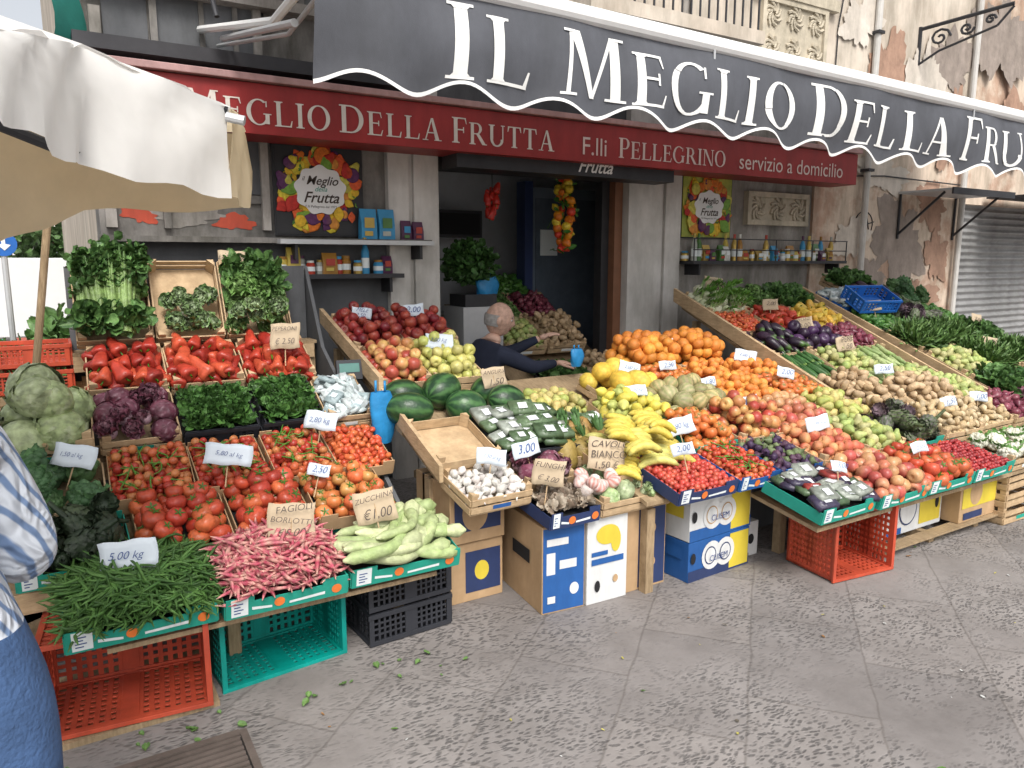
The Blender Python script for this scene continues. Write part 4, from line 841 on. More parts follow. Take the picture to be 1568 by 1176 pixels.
b=B(); gnet=mat('green_netting',(.03,.22,.18),.7,var=.3,trans=.2); b.grid(lambda u,v:(.1+.16*u+.03*math.sin(v*9),5.0+.2*u,v),0,1,4,2.75,3.7,12,gnet); b.make('green_netting',smooth=True)
# ------------------------------------------------------------ wrought iron lamp bracket
b=B(); bx,bz=8.45,4.18
def P3(u,v): return (bx+u*.15,W-.06-u*.66,bz+v*.62)
b.path([P3(0,.0),P3(1.3,.12)],.02,dmetal); b.path([P3(0,.04),P3(0,-.6)],.02,dmetal)
for cu,cv,r,tn in((.3,-.2,.16,1),(.68,-.13,.11,-1),(1.0,-.06,.08,1)):
    pts=[P3(cu+r*(1-t/14)*math.cos(tn*t*.75),cv+r*(1-t/14)*math.sin(tn*t*.75)) for t in range(13)]; b.path(pts,.013,dmetal)
b.path([P3(0,-.6),P3(.3,-.42),P3(.7,-.3),P3(1.1,-.18),P3(1.3,.08)],.013,dmetal)
b.make('wrought_iron_lamp_bracket')
b=B()
for x in(7.62,9.55): b.cyl((x,W-.1,0),(x,W-.1,8),.035,pil,10)
for z in(1.2,2.6,4): b.box(7.57,7.67,W-.15,W-.03,z,z+.03,dmetal)
b.path([(5.0,W-.03,2.55),(6.5,W-.03,2.5),(8.0,W-.06,2.58),(9.6,W-.06,2.56)],.008,dmetal); b.path([(7.0,W-.06,2.58),(7.02,W-.06,4.0),(7.3,W-.07,5.5)],.007,dmetal)
b.make('drain_pipes_and_cables')
b=B(); pc=mat('canopy_purple',(.36,.27,.36),.8)
b.box(8.3,9.6,4.55,W-.05,2.40,2.425,metal); b.box(8.3,9.6,4.53,4.55,2.36,2.43,dmetal)
for x in(8.35,9.5): b.path([(x,W-.05,1.95),(x,4.65,2.39)],.014,dmetal); b.cyl((x,W-.05,1.9),(x,W-.05,2.40),.014,dmetal)
b.grid(lambda u,v:(u,4.5+.02*math.sin(u*30),2.42-v+.0*u),10.2,12.6,60,0,.28,3,pc); b.box(10.2,12.6,4.5,W-.05,2.425,2.45,dmetal); b.make('neighbour_shop_canopy')
# ------------------------------------------------------------ display stands
e=empty('left_display_stand'); b=B()
TA=[(2.70,.345),(3.04,.49),(3.34,.61),(3.66,.79),(3.98,.975),(4.3,1.2)]
for i,(y,z) in enumerate(TA):
    d_=.33 if i<5 else .2
    b.box(-.35 if i in(1,2,3) else .05,1.3,y+.05,y+d_,z-.03,z-.012,wood2)
    if i: b.box(-.35 if i in(1,2,3) else .05,1.28,y+.04,y+.055,z-.11,z-.031,wood)
for y,z in TA[1:]:
    for x in(-.3,.5,1.24): b.box(x,x+.05,y+.06,y+.11,0,z-.031,wood2)
b.box(.05,1.3,4.55,4.58,0,1.62,dgrey)
k=len(b.v); P=[(3.25,0),(3.05,.42),(4.3,1.15),(4.58,1.62),(4.58,0)]
b.v+=[(1.31,y,z) for y,z in P]+[(1.33,y,z) for y,z in P]
for f in([0,1,2,3,4][::-1],[5,6,7,8,9],[0,5,6,1],[1,6,7,2],[2,7,8,3],[3,8,9,4]): b.f.append([k+i for i in f]); b.m.append(b.mi(dgrey))
b.box(-.3,1.3,3.5,4.5,.05,.06,wood2); b.make('timber_frame',e)
A=[
 ('wood',.08,.43,4.3,1.21,.46,57,.09,'celery',None),
 ('wood',.44,.78,4.3,1.21,.46,57,.09,None,None),
 ('wood',.79,1.14,4.3,1.21,.46,57,.09,'lettuces',None),
 ('wood',.1,.45,3.98,.985,.33,28,.08,'red_peppers',None),('wood',.46,.81,3.98,.985,.33,28,.08,'red_peppers',None),('wood',.82,1.18,3.98,.985,.33,28,.08,'red_peppers',None),
 ('wood',.12,.45,3.66,.8,.33,26,.08,'radicchio',None),('black',.46,.8,3.66,.8,.33,26,.08,'basil',None),('black',.81,1.12,3.66,.81,.33,26,.08,'basil',None),('wood',1.0+.13,1.38,3.66,.8,.33,26,.08,'wrapped_packs',None),
 ('card',.13,.46,3.34,.62,.33,24,.08,'vine_tomatoes',None),('card',.47,.78,3.34,.62,.33,24,.08,'vine_tomatoes',None),('card',.79,1.07,3.34,.63,.33,24,.08,'vine_tomatoes',('2,80 kg',False,.9,.16)),('card',1.08,1.36,3.34,.62,.33,24,.08,'plum_tomatoes',None),
 ('card',.2,.55,3.04,.49,.33,20,.08,'tomatoes',None),('card',.56,.88,3.04,.49,.33,20,.08,'tomatoes',None),('card',.89,1.24,3.04,.5,.33,20,.08,'striped_tomatoes',('2,50',False,.1,.1)),
 ('green',-.07,.42,2.72,.36,.36,14,.085,'green_beans',('5,00 kg',False,.45,.19)),('green',.43,.9,2.71,.36,.36,14,.085,'borlotti_beans',(['FAGIOLI','BORLOTTI','€5,00'],True,.62,.18)),('green',.91,1.4,2.72,.36,.36,14,.085,'trombetta_squash',(['ZUCCHINA','€1,00'],True,.35,.17)),
 ('wood',-.26,.1,3.6,.79,.36,12,.12,'cabbages',None),('wood',-.62,-.27,3.5,.79,.36,12,.12,'artichokes',None),
 ('wood',-.26,.12,3.3,.6,.33,18,.1,'broccoli',('1,50 al kg',False,.7,.17)),('green',-.2,.18,3.0,.5,.3,16,.08,'dark_artichokes',None),
]
for a in A: crate(*a)
price_sign('5,80 al kg',(.56,3.22,.80),w=.19,h=.09,rot=(-20,8,-14))
price_sign(['PEPERONI','€ 2,50'],(1.02,3.98,1.19),w=.15,h=.14,brown=True,rot=(-22,2,-14))
price_sign(['SEDANO','1,00'],(.30,4.42,1.6),w=.16,h=.14,brown=True,rot=(-25,-12,-12)); price_sign(['LATTUGA','1,50'],(.86,4.42,1.55),w=.15,h=.16,brown=True,rot=(-20,3,-12))
e2=empty('endive_heads',(.45,4.3,1.23),(R(57),0,0)); fill('endives',.32,.26,.12,e2)
e2=empty('endive_heads',(.80,4.27,1.25),(R(57),0,0)); fill('endives',.32,.16,.2,e2)
e2=empty('celery_leaf_mass',(.06,4.28,1.23),(R(57),0,0)); fill('spinach',.36,.16,.12,e2,smul=.8)
e2=empty('celery_leaf_mass',(.06,4.44,1.5),(R(57),0,0)); fill('spinach',.38,.18,.16,e2,smul=.7)
e2=empty('lettuce_leaves',(.8,4.42,1.42),(R(57),0,0)); fill('spinach',.33,.24,.06,e2,smul=1.0)
plastic_crate('red_plastic_crate',.34,.3,.11,redp,(-.3,4.35,1.13),nx=12,nz=4); plastic_crate('red_plastic_crate',.34,.3,.11,redp,(-.3,4.35,1.0),nx=12,nz=4)
e=empty('wooden_crate',(-.3,4.1,.93)); slat_crate(.42,.34,.1,e)
b=B(); b.box(-.35,.1,4.1,4.75,.86,.92,wood2)
for x in(-.34,.04):
    for y in(4.12,4.68): b.box(x,x+.05,y,y+.05,0,.86,wood2)
b.make('crate_table')
plastic_crate('red_plastic_crate',.54,.36,.325,redp,(-.17,2.8,.03),rot=(0,0,-6),openf=True,nx=14,nz=9)
plastic_crate('teal_plastic_crate',.5,.32,.31,tealp,(.43,2.84,.004),rot=(0,0,6),openf=True,nx=14,nz=9)
for z in(0.004,.16): plastic_crate('black_plastic_crate',.4,.3,.145,blackp,(1.03,2.87,z),rot=(0,0,3),nx=14,nz=4)
b=B(); b.box(-.2,.4,2.76,3.25,.0,.022,wood2); b.make('wooden_pallet_board')
# ---- middle stand
e=empty('middle_display_stand'); b=B()
def slope(b,x0,x1,y0,z0,y1,z1,m,t=.02):
    k=len(b.v); P=[(y0,z0),(y1,z1),(y1,z1-t),(y0,z0-t)]
    b.v+=[(x0,y,z) for y,z in P]+[(x1,y,z) for y,z in P]
    for f in([0,3,2,1],[4,5,6,7],[0,1,5,4],[1,2,6,5],[2,3,7,6],[3,0,4,7]): b.f.append([k+i for i in f]); b.m.append(b.mi(m))
slope(b,1.47,2.2,3.1,.64,4.65,1.2,wood2); slope(b,1.43,1.455,3.7,1.04,4.7,1.35,wood,.09); slope(b,1.44,1.46,3.0,.72,3.7,.98,wood,.08)
for x in(1.48,2.14):
    for y,z in((3.2,.6),(4.55,1.1)): b.box(x,x+.05,y,y+.05,0,z,wood2)
b.box(1.5,2.2,3.3,3.32,0,.6,dgrey); b.make('timber_frame',e)
Bc=[('wood',1.47,1.81,4.22,1.06,.42,20,.1,'red_apples',(['MELE','2,50'],False,.35,.12)),('wood',1.82,2.17,4.22,1.06,.42,20,.1,'red_apples',('2,00',False,.35,.14)),
 ('wood',1.47,1.78,3.8,.9,.42,20,.1,'bicolour_apples',None),('wood',1.79,2.13,3.8,.9,.42,20,.1,'yellow_apples',('2,00 kg',False,.35,.16)),
 ('wood',1.46,2.2,3.46,.76,.33,14,.07,'watermelons',(['ANGURIA','1,50'],True,.85,.14)),
 ('wood',1.46,1.82,3.08,.66,.37,20,.06,None,None),('black',1.83,2.3,3.08,.66,.37,20,.05,'salad_packs',None),
 ('wood',1.5,1.84,2.82,.52,.27,14,.08,'garlic',('1,50 al kg',False,.5,.14)),('wood',1.85,2.15,2.9,.53,.2,14,.07,'radicchio',('3,00',False,.2,.14)),
 ('navy',1.83,2.12,2.66,.44,.27,8,.08,'dried_mushrooms',(['FUNGHI','€ 3,00'],True,.15,.15)),('wood',2.13,2.58,2.68,.44,.3,10,.08,'savoy_cabbages',(['CAVOLO','BIANCO','1,50 €'],True,.25,.2)),
 ('wood',2.15,2.55,3.05,.58,.3,14,.07,'pineapples',None),('wood',2.3,2.76,3.5,.64,.35,16,.08,'pears',None),
 ('black',2.31,2.75,3.3,.62,.2,16,.07,'salad_packs',None)]
for a in Bc: crate(*a)
p=Pile()
for i in range(12):
    p.add(TP['cantaloupe'],rotm(U(0,6),U(0,6),U(0,6))@np.diag([.1,.07,.06]),(2.06+U(0,.2),2.7+U(0,.12),.57+U(0,.05)),np.array(random.choice([(.65,.25,.2),(.7,.58,.52),(.66,.4,.35)])),np.array((.8,.75,.72)))
p.make('bagged_produce',PG)
def bag(x,y,z,w,h,m,name):
    b=B()
    def f(u,v): a=2*math.pi*u; r=(.35+.65*math.sin(math.pi*(.12+.7*v))**.7)*w/2*(1+.14*math.sin(3*a+v*5)+.05*math.sin(9*a)); return (x+r*math.cos(a),y+r*.5*math.sin(a),z+h*v)
    b.grid(f,0,1,24,0,1,12,m); b.box(x-w*.28,x-w*.2,y-.004,y+.004,z+h*.96,z+h*1.22,m); b.box(x+w*.1,x+w*.18,y-.004,y+.004,z+h*.96,z+h*1.2,m); b.make(name,smooth=True)
bag(1.385,3.55,.72,.13,.27,bluebag,'blue_plastic_bag'); bag(2.95,4.0,.95,.1,.12,bluebag,'blue_plastic_bag'); bag(3.05,5.4,1.33,.2,.2,bluebag,'blue_plastic_bag')
box_print('banana_carton',1.5,1.8,3.02,3.4,.31,.6,cardb,[('f',.08,.92,.2,.9,navyc),('fe',.45,.5,.07,.09,cardb)]); box_print('banana_carton',1.5,1.8,3.04,3.4,0,.3,cardb,[('f',.3,.95,.15,.85,navyc),('fe',.6,.5,.04,.05,yellowc)])
box_print('cardboard_box',1.83,2.06,2.73,3.2,0,.43,cardb,[('f',.02,.98,.02,.98,bluec),('f',.1,.3,.45,.7,whitec),('f',.4,.8,.5,.6,whitec),('fe',.75,.25,.025,.03,whitec),('f',.1,.6,.78,.86,whitec),('f',.12,.3,.12,.2,whitec),('l',.25,.65,.5,.66,dark)],rz=-6)
box_print('fruit_carton',2.07,2.31,2.7,3.1,0,.44,whitec,[('fe',.5,.78,.07,.05,yellowc),('fe',.7,.7,.03,.06,yellowc),('f',.1,.5,.55,.6,bluec),('f',.1,.9,.45,.52,bluec),('fe',.25,.2,.016,.03,dark),('fe',.7,.25,.016,.02,cardb)],rz=-2)
box_print('cardboard_box',2.32,2.58,2.71,3.1,0,.45,cardb,[('f',.3,.97,.03,.97,navyc),('fe',.62,.7,.03,.03,cardb),('fe',.62,.3,.03,.03,cardb)])
for z0,z1,base,bn in((.0,.215,bluec,1),(.22,.44,whitec,0)):
    e=box_print('fruit_carton',2.67,3.15,2.63,3.0,z0,z1,base,[('f',.0,1,.0,.28,bluec if not bn else navyc),('f',.66,.98,.05,.95,yellowc),('fe',.36,.55,.075,.078,whitec),('fe',.58,.55,.075,.078,whitec),('fe',.34,.55,.045,.05,navyc if bn else cardb),('fe',.34,.55,.038,.043,whitec),('fe',.58,.55,.045,.05,navyc if bn else cardb),('fe',.58,.55,.038,.043,whitec),('l',.1,.9,.55,.85,bluec if bn else yellowc),('fe',.06,.6,.018,.03,dark)],rz=3)
    txt('CLISEM',.045,(.22,-.014,(z1-z0)*.42),m=ink,parent=e)
box_print('fruit_carton',3.18,3.3,2.72,3.0,0,.2,whitec,[('fe',.5,.5,.025,.03,dark)])
plastic_crate('red_plastic_crate',.43,.32,.345,redp,(3.31,2.24,.01),rot=(0,0,-7),openf=True,nx=12,nz=9)
box_print('banana_carton',3.95,4.55,2.38,2.8,.06,.35,whitec,[('f',.6,.97,.1,.95,yellowc),('fe',.4,.5,.09,.1,navyc),('fe',.4,.5,.08,.09,whitec),('f',.02,.3,.02,.15,bluec),('fe',.9,.5,.02,.04,dark)]); box_print('banana_carton',4.57,5.0,2.28,2.7,.07,.36,cardb,[('f',.05,.95,.3,.95,yellowc),('fe',.4,.6,.07,.08,cardb),('f',.1,.6,.05,.2,navyc)])
b=B()
for x in(3.85,4.3,4.8,5.05): b.box(x,x+.05,2.3,2.9,0,.055,wood2)
b.box(3.8,5.15,2.25,2.33,.056,.068,wood2); b.make('wooden_pallet')
# ---- right stand
e=empty('right_display_stand'); b=B()
slope(b,2.35,4.4,2.6,.5,4.1,.88,wood2); slope(b,3.1,5.6,2.2,.35,2.62,.42,wood2)
slope(b,4.4,5.9,2.6,.5,3.05,.55,wood2); slope(b,4.47,4.5,2.95,.70,4.7,1.42,wood,.11); slope(b,5.88,5.905,3.0,.70,4.5,1.36,wood,.09); slope(b,4.52,5.87,3.05,.56,4.65,1.27,wood2)
slope(b,6.0,7.4,2.7,.52,4.6,1.3,wood2); slope(b,5.97,5.995,2.7,.62,4.6,1.42,wood,.09); slope(b,7.4,7.42,2.7,.6,4.6,1.4,wood,.09); slope(b,5.0,7.6,2.3,.36,2.7,.5,wood2)
for x in(2.4,3.4,4.4,5.8,6.6,7.3):
    for y,z in((2.65,.44),(3.9,.78)): b.box(x,x+.05,y,y+.05,0,z,wood2)
for x in(4.55,5.8,6.05,7.3): b.box(x,x+.05,4.5,4.55,0,1.15,wood2)
b.box(4.46,4.468,3.2,4.6,.3,.8,dgrey)  # dark panel added under the plank, stands in for the shadow there
b.box(2.6,5.9,3.0,3.02,0,.55,dgrey); b.box(5.2,7.5,2.8,2.82,0,.45,dgrey); b.make('timber_frame',e)
def Sb(y): return .45+.3*(y-2.15)-.06
C=[]
def row(y,d,tilt,items,h=.08,zf=Sb,zo=0):
    for it in items:
        kd,x0,x1,ct=it[:4]; sg=it[4] if len(it)>4 else None; C.append((kd,x0,x1,y,zf(y)+zo,d,tilt,h,ct,sg))
row(2.15,.36,12,[('green',3.06,3.5,'fruit_packs',('3,00',False,.7,.1)),('green',3.51,3.95,'pomegranates',None),('green',3.96,4.4,'tomatoes',('2,50 kg',False,.3,.11)),('green',4.41,4.87,'cherries',None)])
row(2.5,.36,14,[('navy',2.45,2.86,'strawberries',('2,00',False,.4,.11)),('bluecard',2.87,3.18,'cherry_tomatoes',None),('bluecard',3.19,3.5,'figs',None),('wood',3.51,3.9,'peaches',('1,99 al kg',False,.4,.15)),('wood',3.91,4.3,'green_pears',None),('green',4.31,4.7,'artichokes',None),('wood',4.71,5.15,'new_potatoes',('1,50',False,.7,.12)),('wood',5.16,5.6,'new_potatoes',('1,00',False,.5,.12)),('wood',5.61,6.05,'onions',None),('wood',6.06,6.5,'radicchio',None)])
row(2.82,.34,16,[('green',2.88,3.2,'persimmons',None),('wood',3.21,3.6,'bicolour_apples',('1,50',False,.6,.13)),('wood',3.61,4.05,'pomegranates',None),('wood',4.06,4.45,'pears',None),('wood',4.46,4.95,'potatoes',None),('wood',4.96,5.45,'potatoes',None),('wood',5.46,5.87,'green_pears',None)])
row(3.15,.34,16,[('card',2.64,3.0,'lemons',('1,50 kg',False,.6,.12)),('wood',3.01,3.5,'cantaloupes',('1,80',False,.9,.11)),('wood',3.51,3.95,'mandarins',None),('wood',3.96,4.45,'persimmons',('2,00',False,.4,.13))],zo=-.02)
row(3.48,.34,16,[('wood',2.82,3.24,'yellow_melons',('2,00 kg',False,.6,.14)),('wood',3.25,3.65,'persimmons',('2,50',False,.4,.11)),('wood',3.66,4.0,'mandarins',None),('wood',4.01,4.42,'mandarins',('2,00 kg',False,.3,.16))],zo=-.05)
row(3.8,.34,18,[('wood',3.25,3.7,'oranges',(['1,00'],False,.95,.13)),('wood',3.71,4.15,'oranges',None)],zo=-.06)
C.append(('card',2.28,2.84,2.76,.53,.3,14,.08,'bananas',('1,80 kg',False,.99,.17)))
zr=lambda y:.585+.44*(y-3.05)
row(3.1,.32,24,[('wood',4.53,4.97,'potatoes',None),('wood',4.98,5.42,'light_zucchini',('2,50',False,.5,.13)),('wood',5.43,5.86,'green_pears',None)],zf=zr)
row(3.42,.32,24,[('wood',4.53,4.97,'cucumbers',None),('wood',4.98,5.42,'green_pears',(['PERE','1,50'],True,.5,.14)),('wood',5.43,5.86,'light_zucchini',None)],zf=zr)
row(3.74,.32,24,[('wood',4.53,4.97,'eggplants',None),('wood',4.98,5.42,'round_eggplants',(['MELANZ.','2,00'],True,.3,.13)),('wood',5.43,5.86,'onions',None)],zf=zr)
row(4.06,.32,24,[('wood',4.53,4.97,'plum_tomatoes',None),('wood',4.98,5.42,'red_peppers',(['2,00'],True,.2,.12)),('wood',5.43,5.86,'yellow_peppers',None)],zf=zr)
row(4.38,.32,24,[('wood',4.53,4.97,'fennel',(['FINOCCHI','1,50'],True,.5,.17)),('wood',4.98,5.42,'lettuces',None),('wood',5.43,5.86,'spinach',None)],zf=zr)
zd=lambda y:.54+.41*(y-2.7)
row(2.75,.34,22,[('wood',6.02,6.47,'spinach',None),('black',6.48,6.93,'cucumbers',None),('wood',6.94,7.38,'lettuces',None)],zf=zd)
row(3.1,.34,22,[('wood',6.02,6.47,'green_pears',None),('wood',6.48,6.93,'herbs',(['1,50'],True,.5,.13)),('wood',6.94,7.38,'herbs',None)],zf=zd)
row(3.46,.34,22,[('wood',6.02,6.47,'herbs',None),('wood',6.48,6.93,'herbs',None),('wood',6.94,7.38,'spinach',(['2,00'],True,.5,.13))],zf=zd)
row(3.82,.34,22,[('black',6.02,6.47,'green_peppers',(['1,99'],True,.3,.12)),('black',6.48,6.93,'artichokes',None),('black',6.94,7.38,'green_peppers',None)],zf=zd)
row(4.18,.34,22,[('blue',6.02,6.47,'wrapped_packs',None),('black',6.48,6.93,'eggplants',None),('wood',6.94,7.38,'broccoli',None)],zf=zd,zo=.02)
row(4.5,.3,22,[('wood',6.48,6.93,'spinach',None)],zf=zd,zo=.03)
row(2.2,.3,10,[('wood',4.95,5.35,'cauliflowers',None),('wood',5.36,5.8,'cauliflowers',None)],zo=-.05)
for a in C: crate(*a)
for z in(0.0,.11,.22): 
    e=empty('wooden_crate',(4.98+z*.05,2.22,z),(0,0,R(z*12-1))); slat_crate(.42,.3,.09,e)
plastic_crate('blue_plastic_crate',.42,.28,.12,bluep,(6.0,4.0,1.2),rot=(28,0,-12),nx=10,nz=3)
I=[('wood',3.2,3.6,5.35,.85,.4,28,.1,'green_pears',None),('wood',3.62,4.02,5.35,.85,.4,28,.1,'potatoes',None),('wood',3.2,3.6,5.75,1.06,.4,28,.1,'lettuces',None),('wood',3.62,4.02,5.75,1.06,.4,28,.1,'onions',None),('black',3.5,3.95,6.1,1.25,.35,28,.1,'green_peppers',None),('black',3.38,3.8,4.9,.55,.38,15,.09,'spinach',None),('wood',3.82,4.2,4.9,.6,.38,15,.09,'potatoes',None)]
for a in I: crate(*a)
b=B(); slope(b,3.15,4.25,4.9,.54,6.4,1.24,wood2)
for x in(3.2,4.15):
    b.box(x,x+.05,5.0,5.05,0,.55,wood2); b.box(x,x+.05,6.2,6.25,0,1.13,wood2)
b.make('interior_crate_rack')
p=Pile()
for i in range(800):
    a=U(0,6.3);r=U(0,.17)**.9; p.add(TP['leafw'],rotm(U(-.6,1.2),U(-1,1),U(0,6.3))*U(.05,.09),(2.92+r*math.cos(a),5.45+r*math.sin(a),1.58+U(-.14,.22)*(1-r*2)),np.array((.05,.13,.03))*U(.6,1.5),np.array((.07,.17,.04)))
p.make('kale_bunch',PL)
b=B(); b.box(2.78,3.15,5.3,5.65,0,1.28,metal); b.box(2.81,3.1,5.32,5.6,1.281,1.38,dmetal); b.make('weighing_counter')
p=Pile(); g=np.array
for i in range(46):
    a=U(0,6.3); z=1.75+i*.0135; r=.07*math.sin(math.pi*(i+6)/58)
    c=random.choice([(.8,.3,.02),(.7,.06,.03),(.8,.6,.05),(.75,.2,.02)]); p.add(TP[random.choice(['ball','lemon'])],rotm(U(0,6),U(0,6),0)*U(.06,.085),(3.78+r*math.cos(a),5.35+r*math.sin(a),z),g(c),g(c))
for i in range(60): p.add(TP['leaf'],rotm(U(0,6),U(0,6),U(0,6))*U(.05,.09),(3.78+U(-.1,.1),5.35+U(-.08,.08),U(1.72,2.4)),g((.06,.2,.03)),g((.1,.3,.05)))
eg=empty('hanging_fruit_garland'); p.make('fruit',PG,eg); b=B(); b.cyl((3.78,5.35,2.35),(3.78,5.35,2.5),.004,dmetal); b.make('string',eg)
p=Pile()
for i in range(14): p.add(TP['pepper'],rotm(U(2.6,3.6),U(-.4,.4),U(0,6))*U(.05,.07),(3.02+U(-.05,.05),5.25+U(-.04,.04),2.0+i*.017),g((.5,.03,.02)),g((.1,.25,.04)))
eg=empty('hanging_pepper_bunch'); p.make('peppers',PG,eg); b=B(); b.cyl((3.02,5.25,2.2),(3.02,5.25,2.45),.004,dmetal); b.make('string',eg)
e=empty('weighing_scale',(1.36,3.95,1.0),(R(-15),0,R(-10))); b=B(); b.box(-.07,.07,0,.05,0,.11,blackp); b.box(-.055,.055,-.002,-.0005,.04,.09,mat('lcd',(.1,.25,.22),.2,bump=0)); b.cyl((0,.03,-.75),(0,.03,0),.015,metal); b.box(-.1,.1,-.1,.1,-1.0,-.95,blackp);b.make('display',e,bevel=.004)
# ------------------------------------------------------------ people
def figure(name,J,E,boneM,mats,parent,sub=2):
    names=list(J); idx={n:i for i,n in enumerate(names)}
    me=bpy.data.meshes.new(name); me.from_pydata([J[n][0] for n in names],[(idx[a],idx[c]) for a,c in E],[])
    o=bpy.data.objects.new(name,me); COL.objects.link(o)
    sk=o.modifiers.new('s','SKIN'); sk.use_smooth_shade=True
    for i,n in enumerate(names):
        r=J[n][1]; r=(r,r) if not isinstance(r,tuple) else r
        me.skin_vertices[0].data[i].radius=r; me.skin_vertices[0].data[i].use_root=(i==0)
    ss=o.modifiers.new('u','SUBSURF'); ss.levels=sub; ss.render_levels=sub
    dg=bpy.context.evaluated_depsgraph_get(); m2=bpy.data.meshes.new_from_object(o.evaluated_get(dg)); m2.materials.clear()
    for m in mats: m2.materials.append(m)
    seg=[(Vector(J[a][0]),Vector(J[c][0]),boneM.get((a,c),0)) for a,c in E]
    for p in m2.polygons:
        best=1e9;bi=0
        for a,c,mi in seg:
            d=c-a; t=max(0,min(1,(p.center-a).dot(d)/d.length_squared)); q=(p.center-(a+d*t)).length
            if q<best: best=q;bi=mi
        p.material_index=bi; p.use_smooth=True
    bpy.data.objects.remove(o); n=bpy.data.objects.new(name,m2); COL.objects.link(n)
    if parent: n.parent=parent
    return n
skin=mat('skin',(.66,.42,.32),.5,var=.12,scale=20,bump=.05); navy=mat('navy_sweater',(.025,.032,.06),.85,var=.3,bump=.3,bscale=120)
jeans=mat('denim',(.07,.14,.3),.85,var=.4,scale=7,bump=.5,bscale=90,dirt=.2)
def head(parent,loc,rz,pitch,hair,bald=True,sc=1):
    e=empty('head',loc,(0,R(pitch),R(rz))); e.parent=parent; e.scale=(sc,sc,sc)
    v,t,m=lathe(sph(24,18),28); v=v*np.array([.195,.155,.235]); x,y,z=v[:,0].copy(),v[:,1].copy(),v[:,2].copy()
    f=np.clip(-z/.12,0,1); v[:,1]*=1-.28*f; v[:,0]*=1-.1*f; 
    def bmp(cx,cy,cz,r,a): d=((x-cx)**2+(y-cy)**2+(z-cz)**2)/r**2; return a*np.exp(-d)
    v[:,0]+=bmp(.09,0,-.02,.018,.024)+bmp(.085,0,-.005,.014,.012)+bmp(.09,0,.03,.03,.006)+bmp(.07,0,-.095,.025,.012)-bmp(.085,.032,.008,.016,.01)-bmp(.085,-.032,.008,.016,.01)+bmp(.085,0,-.058,.016,.006)
    p=Pile(); sk=np.array((.66,.42,.32)); p.add((v,t,m),np.eye(3),(0,0,0),sk,sk)
    for s in(-1,1):
        p.add(TP['ball'],np.diag([.016,.022,.014]),(.083,s*.032,.008),np.array((.6,.58,.55)),sk); p.add(TP['ball'],np.diag([.008,.01,.01]),(.09,s*.032,.008),np.array((.03,.02,.015)),sk)
        p.add(TP['ball'],np.diag([.012,.034,.008]),(.088,s*.032,.028),np.array(hair)*.7,sk)
        p.add(TP['cantaloupe'],np.diag([.036,.016,.062]),(-.002,s*.08,-.005),sk*1.05,sk*.8)
    p.add(TP['ball'],np.diag([.012,.045,.012]),(.083,0,-.058),np.array((.4,.15,.12)),sk)
    p.make('face',PM_,e)
    p=Pile(); v2,t2,m2=lathe(sph(20,14),24); keep=v2*np.array([.205,.168,.24])
    if bald: tri=[q for q in t2 if all((keep[i][2]<.035 and keep[i][2]>-.07 and keep[i][0]<.01) for i in q)]
    else: tri=[q for q in t2 if all((keep[i][0]<.05 or keep[i][2]>.06) and keep[i][2]>-.1 for i in q)]
    p.add((keep,np.array(tri),m2),np.eye(3),(-.004,0,.004),np.array(hair),np.array(hair)); p.make('hair',PM_,e)
def hand(parent,wrist,dirv,upv,m,curl=.5,left=False,s=1):
    W_=Vector(wrist);d=Vector(dirv).normalized();n=Vector(upv).normalized(); side=d.cross(n).normalized(); n=side.cross(d).normalized()
    if left: side=-side
    J={'w':(tuple(W_),.024*s),'p':(tuple(W_+d*.045*s),(.03*s,.018*s)),'p2':(tuple(W_+d*.08*s),(.032*s,.015*s))}
    figure('palm',J,[('w','p'),('p','p2')],{},[m],parent)
    for k,(off,l) in enumerate(((.03,.075),(.01,.085),(-.01,.078),(-.028,.06))):
        base=W_+d*.075*s+side*off*s; pts=[base-d*.02*s]; a=0; q=base; 
        pts.append(q)
        for j,ll in enumerate((.45,.32,.25)):
            a+=curl*(.5+.25*j); q=q+(d*math.cos(a)-n*math.sin(a))*l*ll*s+side*off*.08; pts.append(q)
        J={str(i):(tuple(pp),(.0092-.0009*i)*s) for i,pp in enumerate(pts)}
        figure('finger',J,[(str(i),str(i+1)) for i in range(len(pts)-1)],{},[m],parent,1)
    b0=W_+d*.02*s+side*.02*s; pts=[b0,b0+(side*.7+d*.6-n*.2)*.035*s,b0+(side*.75+d*1.3-n*.35)*.045*s,b0+(side*.7+d*2-n*.6)*.048*s]
    figure('thumb',{str(i):(tuple(pp),(.0115-.001*i)*s) for i,pp in enumerate(pts)},[(str(i),str(i+1)) for i in range(3)],{},[m],parent,1)
b=B(); b.box(2.25,3.18,4.5,5.15,0,.055,wood2); b.make('wooden_footboard')
e=empty('shopkeeper',(-.03,-.03,.055))
J={'pel':((2.68,4.84,.52),.15),'sp':((2.68,4.84,.70),.145),'ch':((2.73,4.82,.88),(.13,.16)),'nk0':((2.775,4.81,1.0),.07),'nk':((2.80,4.81,1.07),.052),
 'rs':((2.75,4.63,.93),.075),'re':((2.98,4.56,.82),.056),'rw':((3.2,4.62,.83),.034),'rh':((3.23,4.625,.833),.026),
 'ls':((2.75,5.0,.93),.075),'le':((3.0,4.98,.88),.056),'lw':((3.2,4.86,.99),.034),'lh':((3.225,4.85,1.0),.026),
 'rhip':((2.74,4.73,.5),.1),'rk':((3.12,4.72,.5),.075),'ra':((3.1,4.72,.1),.05),'rt':((3.2,4.72,.05),.04),
 'lhip':((2.74,4.95,.5),.1),'lk':((3.12,4.97,.5),.075),'la':((3.1,4.98,.1),.05),'lt':((3.2,4.98,.05),.04)}
